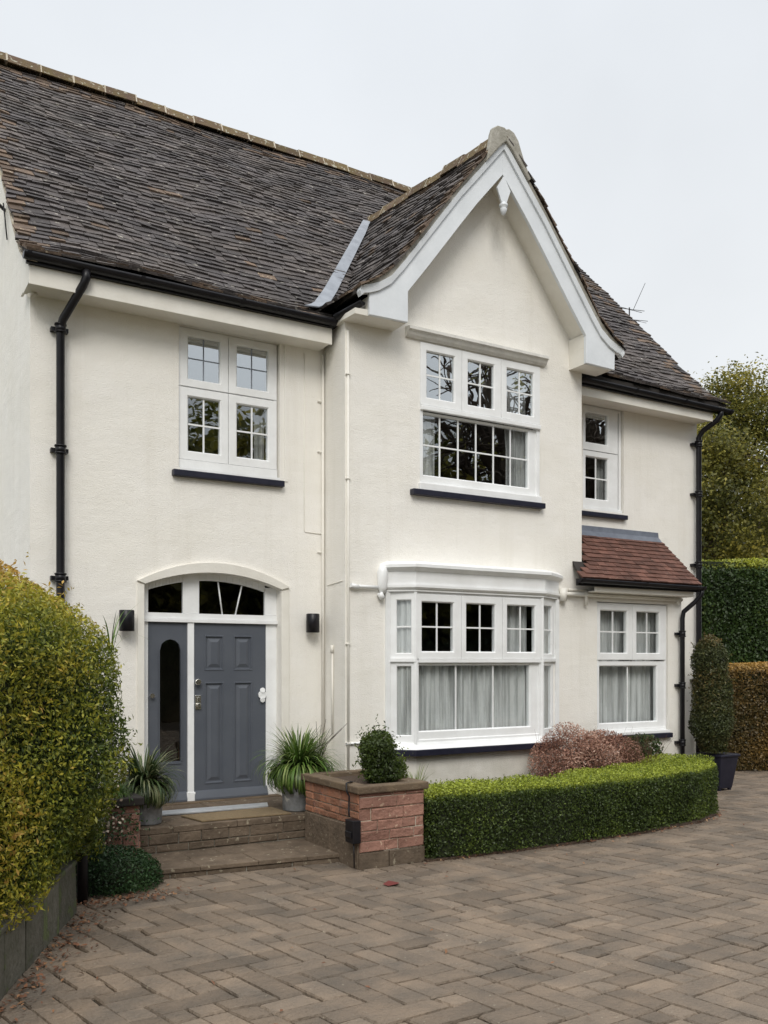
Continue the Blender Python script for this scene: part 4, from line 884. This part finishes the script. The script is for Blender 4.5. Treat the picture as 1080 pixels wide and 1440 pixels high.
# ------------------------------------------------------------------ vegetation
def pip(P, poly):
    """signed 2-D distance to polygon, negative inside"""
    x, y = P[:, 0], P[:, 1]; d = np.full(len(P), 1e9); ins = np.zeros(len(P), bool); n = len(poly)
    for i in range(n):
        ax, ay = poly[i]; bx, by = poly[(i+1) % n]; ex, ey = bx-ax, by-ay
        t = np.clip(((x-ax)*ex+(y-ay)*ey)/(ex*ex+ey*ey), 0, 1); d = np.minimum(d, np.hypot(x-ax-ex*t, y-ay-ey*t))
        c = ((ay > y) != (by > y)) & (x < (bx-ax)*(y-ay)/((by-ay) if by != ay else 1e-9)+ax); ins ^= c
    return np.where(ins, -d, d)
def shell(sdf, lo, hi, n, t0=-.13, t1=.02, lf=2.5, la=.05, batches=60):
    out = []; outn = []; outs = []; tot = 0; lo = np.array(lo); hi = np.array(hi)
    for _ in range(batches):
        P = rng.uniform(lo, hi, (60000, 3)); s = sdf(P)+la*lump(P, lf)
        k = (s > t0) & (s < t1); P = P[k]; s = s[k]
        if not len(P): continue
        e = .02; g = np.stack([sdf(P+np.eye(3)[i]*e)-sdf(P-np.eye(3)[i]*e) for i in range(3)], 1); g /= np.linalg.norm(g, axis=1)[:, None]+1e-9
        out.append(P); outn.append(g); outs.append(s); tot += len(P)
        if tot > n: break
    P = np.concatenate(out)[:n]; return P, np.concatenate(outn)[:n], np.concatenate(outs)[:n]
def polyhedge(name, poly, z0, z1, n, size, m, tintfn, label, cat='hedge', rnd=.06, la=.03, lf=3., aspect=.5, spread=.7, topfn=None, t0=-.12, group=None):
    cx = sum(p[0] for p in poly)/len(poly); cy = sum(p[1] for p in poly)/len(poly)
    root = empty(name, (cx, cy, 0), label, cat, group)
    def sdf(P):
        top = z1 if topfn is None else topfn(P)
        a = pip(P, poly)+rnd; b = P[:, 2]-top+rnd; return np.minimum(np.maximum(a, b), 0)+np.hypot(np.maximum(a, 0), np.maximum(b, 0))-rnd
    xs = [p[0] for p in poly]; ys_ = [p[1] for p in poly]
    P, g, s = shell(sdf, (min(xs)-.1, min(ys_)-.1, z0), (max(xs)+.1, max(ys_)+.1, z1+.25), n, t0=t0, la=la, lf=lf)
    V, F_ = leaves(P, g, size, aspect, spread); tint = np.clip(tintfn(P, g, s)+rng.normal(0, .10, len(P)), 0, 1)
    arr_mesh('foliage', V, F_, [m], root, tint)
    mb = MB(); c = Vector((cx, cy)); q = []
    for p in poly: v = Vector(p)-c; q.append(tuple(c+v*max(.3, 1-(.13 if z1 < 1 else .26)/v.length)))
    mb.prism(q, z0, z1-.13, 'z'); mb.build('dark_core', M['core'], root)  # added dark filler block, stands in for the shaded inside of the hedge
    return root
box_poly = [(4.73,7.11),(5.4,7.06),(6.2,7.03),(7.0,7.04),(7.6,7.08),(8.2,7.16),(8.75,7.27),(9.2,7.45),(9.45,7.66),(9.60,7.95),(9.66,8.3),(9.60,8.60),(9.0,8.50),(8.4,8.15),(7.5,7.86),(6.2,7.74),(4.73,7.72)]
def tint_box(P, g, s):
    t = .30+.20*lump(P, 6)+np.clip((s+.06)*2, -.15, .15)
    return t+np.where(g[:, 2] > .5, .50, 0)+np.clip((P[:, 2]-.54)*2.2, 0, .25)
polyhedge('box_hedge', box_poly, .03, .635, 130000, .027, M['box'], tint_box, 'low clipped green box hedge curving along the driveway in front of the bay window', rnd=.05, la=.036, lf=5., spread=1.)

def blobshrub(name, blobs, n, size, m, tintfn, label, cat, zmin=.02, pw=2.4, la=.06, lf=3., aspect=.5, spread=.8, t0=-.14, stems=None, core=.84, group=None, droop=0., extra=0):
    c0 = blobs[0][0]; root = empty(name, (c0[0], c0[1], zmin), label, cat, group)
    def sdf(P):
        d = np.full(len(P), 1e9)
        for (c, r) in blobs:
            q = np.abs((P-np.array(c))/np.array(r)); f = (q**pw).sum(1)**(1/pw); d = np.minimum(d, (f-1)*min(r))
        return d
    lo = np.min([np.array(c)-np.array(r) for c, r in blobs], 0)-.12; hi = np.max([np.array(c)+np.array(r) for c, r in blobs], 0)+.12; lo[2] = max(lo[2], zmin)
    P, g, s = shell(sdf, lo, hi, n, t0=t0, la=la, lf=lf)
    V, F_ = leaves(P, g, size, aspect, spread, droop); tint = np.clip(tintfn(P, g, s)+rng.normal(0, .10, len(P)), 0, 1)
    arr_mesh('foliage', V, F_, [m], root, tint)
    if extra:   # longer leaves of new growth standing proud of the clipped surface, in small sprigs
        k = np.where(s > -.06)[0]; k = rng.choice(k, extra//6); k = np.repeat(k, 6)
        off = np.tile(np.linspace(.0, 1, 6), extra//6)[:, None]*rng.uniform(.02, .09, extra//6).repeat(6)[:, None]; d2 = g[k]+rng.normal(0, .35, (extra//6, 3)).repeat(6, 0)+np.array([0, 0, .5])
        P2 = P[k]+d2*off+rng.normal(0, .006, (len(k), 3)); V2, F2 = leaves(P2, g[k], size*1.35, aspect*.8, 1.0)
        arr_mesh('new_shoots', V2, F2, [m], root, np.clip(tintfn(P2, g[k], s[k])+.10+rng.normal(0, .08, len(k)), 0, 1))
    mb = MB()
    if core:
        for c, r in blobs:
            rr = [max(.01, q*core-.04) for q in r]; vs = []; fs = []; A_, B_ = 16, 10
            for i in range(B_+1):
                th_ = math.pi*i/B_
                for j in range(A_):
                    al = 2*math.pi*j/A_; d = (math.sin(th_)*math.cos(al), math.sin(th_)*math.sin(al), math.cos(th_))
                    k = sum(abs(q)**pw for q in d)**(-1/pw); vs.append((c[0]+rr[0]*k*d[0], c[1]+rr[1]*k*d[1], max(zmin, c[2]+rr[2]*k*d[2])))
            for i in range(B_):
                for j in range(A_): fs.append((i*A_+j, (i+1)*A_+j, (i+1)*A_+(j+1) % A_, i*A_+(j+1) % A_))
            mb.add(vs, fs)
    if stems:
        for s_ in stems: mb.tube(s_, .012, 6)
    if mb.v: mb.build('dark_core', M['core'], root)  # solid dark filler added behind the leaves, inner shade put into its colour
    return root
# big golden hedge at the left
hb = [((1.17, 7.35, 1.32), (.60, .62, 1.03)), ((.72, 6.75, 1.45), (.60, .75, 1.12)), ((1.44, 7.72, 1.15), (.42, .45, .93)), ((.25, 6.05, 1.32), (.62, .75, 1.16)), ((-.05, 5.3, 1.15), (.50, .7, 1.05)), ((.22, 5.55, .95), (.42, .55, .62)), ((-.45, 4.5, 1.1), (.5, .8, .95)), ((.62, 7.6, 1.4), (.7, .8, 1.05)), ((.96, 7.03, 1.40), (.58, .7, 1.05)), ((.50, 6.38, 1.38), (.58, .7, 1.12)), ((.10, 5.68, 1.22), (.54, .7, 1.08)), ((-.3, 6.6, 1.4), (.9, 1.0, 1.1))]
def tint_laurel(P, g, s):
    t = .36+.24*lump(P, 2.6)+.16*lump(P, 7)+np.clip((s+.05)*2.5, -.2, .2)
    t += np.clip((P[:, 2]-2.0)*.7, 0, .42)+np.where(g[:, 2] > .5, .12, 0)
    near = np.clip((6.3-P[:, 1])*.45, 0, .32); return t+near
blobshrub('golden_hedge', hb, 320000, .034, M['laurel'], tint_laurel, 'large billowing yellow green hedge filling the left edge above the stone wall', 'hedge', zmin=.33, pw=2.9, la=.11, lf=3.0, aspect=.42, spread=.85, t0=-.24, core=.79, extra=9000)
# conical shrub in the planter
blobshrub('topiary_shrub', [((4.48, 7.62, .94), (.165, .15, .27)), ((4.63, 7.53, .87), (.09, .09, .12))], 8500, .030, M['box'],
          lambda P, g, s: .32+.25*lump(P, 8)+np.where(g[:, 2] > .4, .15, 0)+np.clip((P[:, 0]-4.55)*1.6, 0, .3), 'small upright evergreen shrub growing in the brick planter', 'shrub', zmin=.71, la=.035, lf=9, t0=-.12, pw=2.6, core=.4, extra=1500)
# low dark plant by the pillar
blobshrub('ground_cover_plant', [((1.93, 7.62, .10), (.34, .30, .24)), ((2.10, 7.66, .08), (.22, .22, .17))], 9000, .026, M['bluegreen'], lambda P, g, s: .3+.3*lump(P, 8), 'low dark green mound of ground cover in front of the brick pillar', 'plant', zmin=.012, la=.05, lf=6, t0=-.1)
# rusty shrub behind the box hedge
rs_root = blobshrub('rusty_shrub', [((7.75, 8.32, .50), (.48, .42, .50)), ((8.45, 8.45, .52), (.55, .42, .42)), ((8.05, 8.35, .75), (.32, .3, .30))], 34000, .034, M['redshrub'],
          lambda P, g, s: .42+.28*lump(P, 7)+np.clip((s+.02)*3, -.2, .3), 'reddish brown seeding shrub between the box hedge and the bay window', 'shrub', la=.17, lf=5, t0=-.3, aspect=.35, spread=1.2, core=.4)
mb = MB()
for i in range(260):
    x0 = random.uniform(7.35, 8.95); y0 = random.uniform(8.1, 8.6); l = random.uniform(.25, .5); zt_ = (1.0 if x0 < 8.3 else .88)
    an = random.uniform(-.3, .3); mb.tube([(x0, y0, .45), (x0+an*.3, y0+random.uniform(-.1,.05), .7), (x0+an, y0+random.uniform(-.15,.1), min(.6+l, zt_+.08))], [.003, .002, .001], 4, False)
mb.build('seed_stalks', M['litter'], rs_root)
blobshrub('small_green_shrub', [((9.25, 8.75, .68), (.22, .2, .2))], 2500, .04, M['green'], lambda P, g, s: .4+.2*lump(P, 8), 'small dark green shrub under the lean-to window behind the rusty shrub', 'shrub')
# tuft of yellow-green growth at the hedge end
def tuft(name, c, n, h, rad, wd, m, label, cat, tint=(.2, .8), lean=1., parent=None, segs=6, z0=None, curl=1.):
    V = []; F_ = []; T = []
    for i in range(n):
        a = random.uniform(0, 6.283); ln = h*random.uniform(.6, 1.15); e0 = random.uniform(.15, 1.25)*lean; base = Vector((c[0]+math.cos(a)*rad*.25*random.random(), c[1]+math.sin(a)*rad*.25*random.random(), c[2]))
        d = Vector((math.cos(a), math.sin(a), 0)); sd = Vector((-math.sin(a), math.cos(a), 0)); p = base.copy(); el = math.pi/2-e0*.45; tt = random.uniform(*tint); b0 = len(V)
        for k in range(segs+1):
            f = k/segs; w_ = wd*(1-f)**.6*(.5+.5*min(1, f*4))*.5+.0005; V.append(tuple(p-sd*w_)); V.append(tuple(p+sd*w_))
            st_ = ln/segs; p = p+d*math.cos(el)*st_+Vector((0,0,1))*math.sin(el)*st_; el -= e0*.42*curl*(1+.5*f)
        for k in range(segs): F_.append([b0+2*k, b0+2*k+1, b0+2*k+3, b0+2*k+2]); T.append(tt+random.uniform(-.05, .05))
    return arr_mesh(name, np.array(V), np.array(F_), [m], parent, np.clip(np.array(T), 0, 1))
o = tuft('grass_tuft', (5.0, 7.75, .50), 45, .36, .2, .012, M['box'], '', '', (.6, .9), .5); setp(o, 'wispy yellow green tuft rising at the planter end of the box hedge', 'plant')
V = []; F_ = []
for k in range(260):
    i = random.randrange(1, 10); f = random.random(); pa, pb = box_poly[i-1], box_poly[i]; x = pa[0]*(1-f)+pb[0]*f; y = pa[1]*(1-f)+pb[1]*f+random.uniform(.02, .65)*(1 if i < 9 else .3); z = .60
    for q in range(9):
        p = np.array([x+random.gauss(0,.006), y+random.gauss(0,.006), z+q*.011]); v, _ = leaves(p[None], np.array([[random.gauss(0,1), random.gauss(0,1), .5]]), .024, .5, .5); b0 = len(V)*4; V.append(v); F_.append([b0, b0+1, b0+2, b0+3])
arr_mesh('stray_shoots', np.concatenate(V), np.array(F_), [M['box']], bpy.data.objects['box_hedge'], rng.uniform(.6, 1, len(F_)))
# pots with strap-leaved plants
def pot(c, r, h, label):
    t = empty('metal_pot', c, label, 'plant pot', 'galvanised pots beside the door')
    mb = MB(); mb.lathe(c, [(0,.0),(r*.86,.0),(r*.88,.012),(r*.93,h*.45),(r*.945,h*.5),(r*.93,h*.55),(r*.98,h*.93),(r*1.03,h*.95),(r*1.04,h),(r*.97,h),(r*.95,h*.9),(0,h*.88)], 36); mb.build('pot_body', M['zinc'], t)
    mb = MB(); mb.lathe(c, [(0,h*.9),(r*.94,h*.9)], 20); mb.build('soil', M['soil'], t); return t
pot((2.51, 8.66, .335), .145, .34, 'scuffed galvanised pot on the top step at the left of the door')
pot((4.09, 8.66, .335), .165, .36, 'grey metal pot on the top step behind the brick planter')
t = empty('striped_plant', (2.48, 8.66, .63), 'dark striped strap leaved plant spilling over the pot left of the door', 'plant')
tuft('leaves', (2.47, 8.66, .62), 700, .50, .28, .029, M['strapdark'], '', '', (0, .95), 1.25, t, curl=1.15)
t = empty('spider_plant', (4.12, 8.66, .66), 'bright green arching grassy plant in the pot right of the door', 'plant')
tuft('leaves', (4.13, 8.68, .66), 1050, .58, .34, .029, M['strap'], '', '', (.0, .85), 1.25, t, curl=1.15)
tuft('leaves', (4.25, 8.66, .60), 260, .5, .3, .024, M['strap'], '', '', (.2, .7), 1.3, t, curl=1.1)
mb = MB()
for i in range(9): a = random.uniform(-.2, .35); mb.tube([(4.36,8.75,.7),(4.40+a*.3,8.75,1.0),(4.42+a,8.75,random.uniform(1.1,1.28))], [.005,.004,.002], 5, False)
mb.build('flower_stalks', M['bark'], t)
t = empty('trailing_plant', (2.1, 8.3, .675), 'yellowish trailing plant with small white flowers on the brick pillar cap', 'plant')
tuft('leaves', (2.10, 8.30, .66), 170, .24, .3, .012, M['strap'], '', '', (.1, .6), 1.3, t)
P = rng.normal(0, 1, (90, 3))*np.array([.10, .05, .14])+np.array([1.98, 8.10, .50]); V, F_ = leaves(P, np.tile([0, -1., 0.3], (90, 1)), .028, .8, .5); arr_mesh('flowers', V, F_, [M['litter']], t, rng.uniform(.85, 1, 90))
P = rng.normal(0, 1, (700, 3))*np.array([.15, .04, .12])+np.array([2.02, 8.13, .42]); V, F_ = leaves(P, np.tile([0, -1., 0.3], (700, 1)), .03, .5, .7); arr_mesh('trailing_stems', V, F_, [M['bluegreen']], t, rng.uniform(.1, 1, 700))
# climbing spray poking out of the hedge by the left light
o = tuft('hedge_spray', (1.99, 8.0, 1.96), 16, .50, .12, .012, M['strap'], '', '', (.0, .6), .8); setp(o, 'thin green spray poking out beside the left wall light', 'plant')

# right side: column shrub in square planter
blobshrub('column_shrub', [((10.96, 8.98, 1.36), (.255, .27, .90)), ((10.95, 8.98, 1.70), (.20, .21, .62)), ((10.99, 8.96, 1.05), (.275, .28, .50))], 34000, .034, M['conifer'],
          lambda P, g, s: .38+.28*lump(P, 5)+np.clip((P[:, 2]-2.0)*.8, 0, .3), 'tall narrow dark evergreen column standing in a black pot by the house corner', 'shrub', zmin=.56, la=.06, lf=5, t0=-.16, extra=1500)
t = empty('square_pot', (11.13, 9.0, 0), 'square black planter holding the tall evergreen column', 'plant pot')
mb = MB(); mb.hexa([(10.99,8.84,.03),(11.27,8.84,.03),(11.27,9.14,.03),(10.99,9.14,.03),(10.93,8.77,.50),(11.33,8.77,.50),(11.33,9.2,.50),(10.93,9.2,.50)]); mb.box(10.91, 11.35, 8.75, 9.22, .50, .535)
mb.build('pot_body', M['navy'], t, bevel=.01)
mb = MB()
for x in (11.02, 11.24):
    for y in (8.87, 9.11): mb.box(x-.02, x+.02, y-.02, y+.02, -.01, .03)
mb.build('foot', M['navy'], t)
mb = MB(); mb.tube([(11.1, 8.98, .55), (11.06, 8.98, .9)], .03, 8); mb.build('stem', M['bark'], t)
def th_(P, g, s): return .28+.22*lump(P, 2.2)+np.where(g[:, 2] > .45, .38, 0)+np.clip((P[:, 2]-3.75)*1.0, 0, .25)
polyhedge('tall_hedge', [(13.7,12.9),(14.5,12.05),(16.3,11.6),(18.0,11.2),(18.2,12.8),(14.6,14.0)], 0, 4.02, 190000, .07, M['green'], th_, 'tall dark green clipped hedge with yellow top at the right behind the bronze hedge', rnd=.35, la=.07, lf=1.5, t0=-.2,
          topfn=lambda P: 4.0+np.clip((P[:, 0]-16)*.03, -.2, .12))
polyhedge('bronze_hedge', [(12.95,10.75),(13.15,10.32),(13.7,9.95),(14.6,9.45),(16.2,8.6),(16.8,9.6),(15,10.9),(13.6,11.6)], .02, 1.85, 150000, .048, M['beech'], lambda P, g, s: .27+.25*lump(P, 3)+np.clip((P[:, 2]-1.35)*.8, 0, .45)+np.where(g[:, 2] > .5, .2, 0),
          'lower bronze and green clipped hedge at the right edge beside the driveway', rnd=.18, la=.06, lf=2.5, t0=-.18)

# trees
def tree(name, base, h, blobs, n, size, label, m=None, seed=1, group=None, bare=False, clump=.55, per=26, twigs=0):
    rs = random.Random(seed); g = np.random.default_rng(seed); root = empty(name, base, label, 'tree', group); B_ = Vector(base)
    mb = MB(); mb.tube([B_, B_+Vector((.05*h*.1, 0, h*.25)), B_+Vector((-.02*h, .02*h, h*.5)), B_+Vector((0, 0, h*.8))], [h*.028, h*.022, h*.015, h*.006], 10)
    ends = []
    nb_ = 34 if bare else 16
    for i in range(nb_):
        c, r = rs.choice(blobs); d = Vector((rs.gauss(0,1), rs.gauss(0,1), rs.gauss(.2,.8))).normalized(); e_ = Vector(c)+Vector((d.x*r[0], d.y*r[1], d.z*r[2]))*rs.uniform(.6, 1.)
        s_ = B_+Vector((0, 0, h*rs.uniform(.22, .7))); mid = s_.lerp(e_, .5)+Vector((rs.gauss(0,.2), rs.gauss(0,.2), .25))
        mb.tube([s_, mid, e_], [h*.010, h*.006, h*.002], 6, False); ends.append((mid, e_))
        for k in range(10 if bare else 3):
            q = mid.lerp(e_, rs.random()); q2 = q+Vector((rs.gauss(0,1), rs.gauss(0,1), rs.gauss(.2,.8)))*(.09*h); mb.tube([q, q.lerp(q2, .5)+Vector((0,0,.1)), q2], [h*.003, h*.0022, h*.001], 4, False)
    mb.build('trunk', M['bark'], root)
    Cs = []
    nc = max(8, n//per)
    for i in range(nc):
        c, r = blobs[int(g.integers(len(blobs)))]; d = g.normal(0, 1, 3); d /= np.linalg.norm(d); rad = g.uniform(.25, 1.0)**.45
        Cs.append(np.array(c)+d*np.array(r)*rad)
    Cs = np.array(Cs); idx = g.integers(nc, size=n); P = Cs[idx]+g.normal(0, clump*.5, (n, 3))*np.array([1, 1, .7])
    cc = np.mean([c for c, r in blobs], 0); nn = P-cc; nn /= np.linalg.norm(nn, axis=1)[:, None]; nn[:, 2] += .5
    V, F_ = leaves(P, nn, size, .6, .9); tint = np.clip(.35+g.normal(0, .22, nc)[idx]+.15*lump(P, .8)+g.normal(0, .08, n), 0, 1)
    arr_mesh('crown', V, F_, [m or M['treeleaf']], root, tint); return root
tree('broadleaf_tree', (21.6, 17.5, 0), 9.5, [((21.5,17.5,6.6),(2.7,2.5,3.1)), ((23.2,17,7.2),(2.6,2.4,2.9)), ((20.4,17.2,4.6),(1.9,1.8,1.9)), ((22.3,17,3.8),(2.3,2,1.7)), ((21.9,17,8.6),(1.4,1.4,1.8)), ((19.8,16.8,7.0),(1.1,1.2,1.5))], 75000, .10, 'leafy olive green tree rising behind the tall hedge nearest the house', seed=3, per=120, clump=.55)
tree('broadleaf_tree', (27.5, 19.5, 0), 11, [((27.5,19.5,7.5),(3,3,3.3)), ((25.6,19.5,5),(2.4,2.4,2.6)), ((29,19.5,5),(3,3,3))], 50000, .12, 'larger olive green tree at the right edge beyond the tall hedge', seed=5)
tree('broadleaf_tree', (18.5, 20.5, 0), 7.5, [((18.5,20.5,4.6),(2.4,2.2,2.2)), ((20.5,21,4),(2.4,2.2,2.2))], 24000, .11, 'smaller tree farther back between the house corner and the olive tree', seed=9)
# trees across the drive, mirrored in the window panes
for i, (x, y, h, r) in enumerate(((7,-14,11.5,3.6),(13,-15,13,4.0),(20,-14,11.8,4.2),(26.5,-15,14,4.6),(34,-13,13.6,4.6),(42,-12,13.5,4.8),(1,-16,11,3.5))):
    tree('garden_tree', (x, y, 0), h, [((x,y,h*.6),(r,r,h*.36)), ((x+1.2,y,h*.38),(r*.9,r*.9,h*.26)), ((x-1.4,y,h*.42),(r*.8,r*.8,h*.27))], 16000, .42, ['%s dense tree in the row across the driveway, mirrored in the window panes' % ('first','second','third','fourth','fifth','sixth','far western')[i]][0]+'', seed=20+i, group='trees across the driveway', per=30, clump=.8)
for i, (x, y, h, r) in enumerate(((23,-10.5,16,3.6),(29.0,-10.5,17,4.0),(36,-10,17,4.0))):
    tree('bare_tree', (x, y, 0), h, [((x,y,h*.72),(r,r,h*.25))], 500, .16, '%s thin branched tree in front of the row across the driveway' % ('first','middle','last')[i], seed=40+i, group='bare trees across the driveway', bare=True, per=10)
polyhedge('far_hedge', [(-6,-9.5),(46,-7.5),(46,-9.5),(-6,-11.5)], 0, 2.6, 26000, .22, M['green'], lambda P, g, s: .3+.2*lump(P, .8), 'long dark hedge on the far side of the driveway opposite the house', rnd=.3, la=.15, lf=.8, t0=-.3)

# ------------------------------------------------------------------ aerial behind the roof
t = empty('tv_aerial', (14.5, 14.0, 0), 'thin television aerial on a pole standing behind the right roof slope', 'aerial')
mb = MB(); mb.tube([(14.5,14,-.05),(14.5,14,9.52)], .014, 8); mb.build('mast', M['black'], t)
mb = MB()
for z, x0, x1, k in ((9.48, 14.1, 14.85, 7), (9.28, 14.3, 14.95, 5)):
    mb.tube([(x0,14.1,z),(x1,13.9,z)], .006, 6)
    for i in range(k): x = x0+(x1-x0)*(i+.5)/k; l = .05+.02*(i % 3); mb.tube([(x-.02,14-l*2,z-l),(x+.02,14+l*2,z+l)], .004, 5)
mb.tube([(14.62,14,9.5),(14.98,14,10.15)], .006, 5); mb.tube([(14.7,14,9.28),(14.7,14,9.10)], .008, 5)
mb.build('antenna', M['black'], t)

# ------------------------------------------------------------------ fallen leaves
P = []
for _ in range(850):
    q = random.random()
    if q < .45:
        t_ = random.random()**.7; c = WA.lerp(WB, .35+.65*t_); off = abs(random.gauss(0, .13))+.02; P.append((c.x+off*dd.y, c.y-off*dd.x, .008))
    elif q < .72: P.append((1.9+random.gauss(0, .25), 7.22+random.gauss(0, .09), .010))
    elif q < .92: t_ = random.random(); i = t_*9; k = int(i); f = i-k; pa, pb = box_poly[k], box_poly[k+1]; P.append((pa[0]*(1-f)+pb[0]*f+random.gauss(0,.05), pa[1]*(1-f)+pb[1]*f-abs(random.gauss(0,.05)), .012))
    else: P.append((random.uniform(1.5, 9), random.uniform(3.5, 7.6), .010))
P = np.array(P); k = P[:, 0] > .2*0-3; P[:, 2] += rng.uniform(0, .012, len(P))
V, F_ = leaves(P, np.tile([0, 0, 1.], (len(P), 1)), .040, .45, .35); o = arr_mesh('fallen_leaves', V, F_, [M['litter']], None, np.clip(rng.beta(2, 3, len(P)), 0, 1)); setp(o, 'scattered dry reddish leaves along the wall and paving', 'leaves', kind='stuff')
mb = MB(); mb.add([(3.93,6.52,.006),(4.02,6.50,.02),(4.06,6.56,.012),(3.98,6.60,.03),(3.91,6.58,.012)], [(0,1,3),(1,2,3),(0,3,4)]); setp(mb.build('red_leaf', mat('crimson_leaf', (.13, .022, .018), .7)), 'crumpled dark red leaf lying alone on the driveway before the planter', 'leaf')
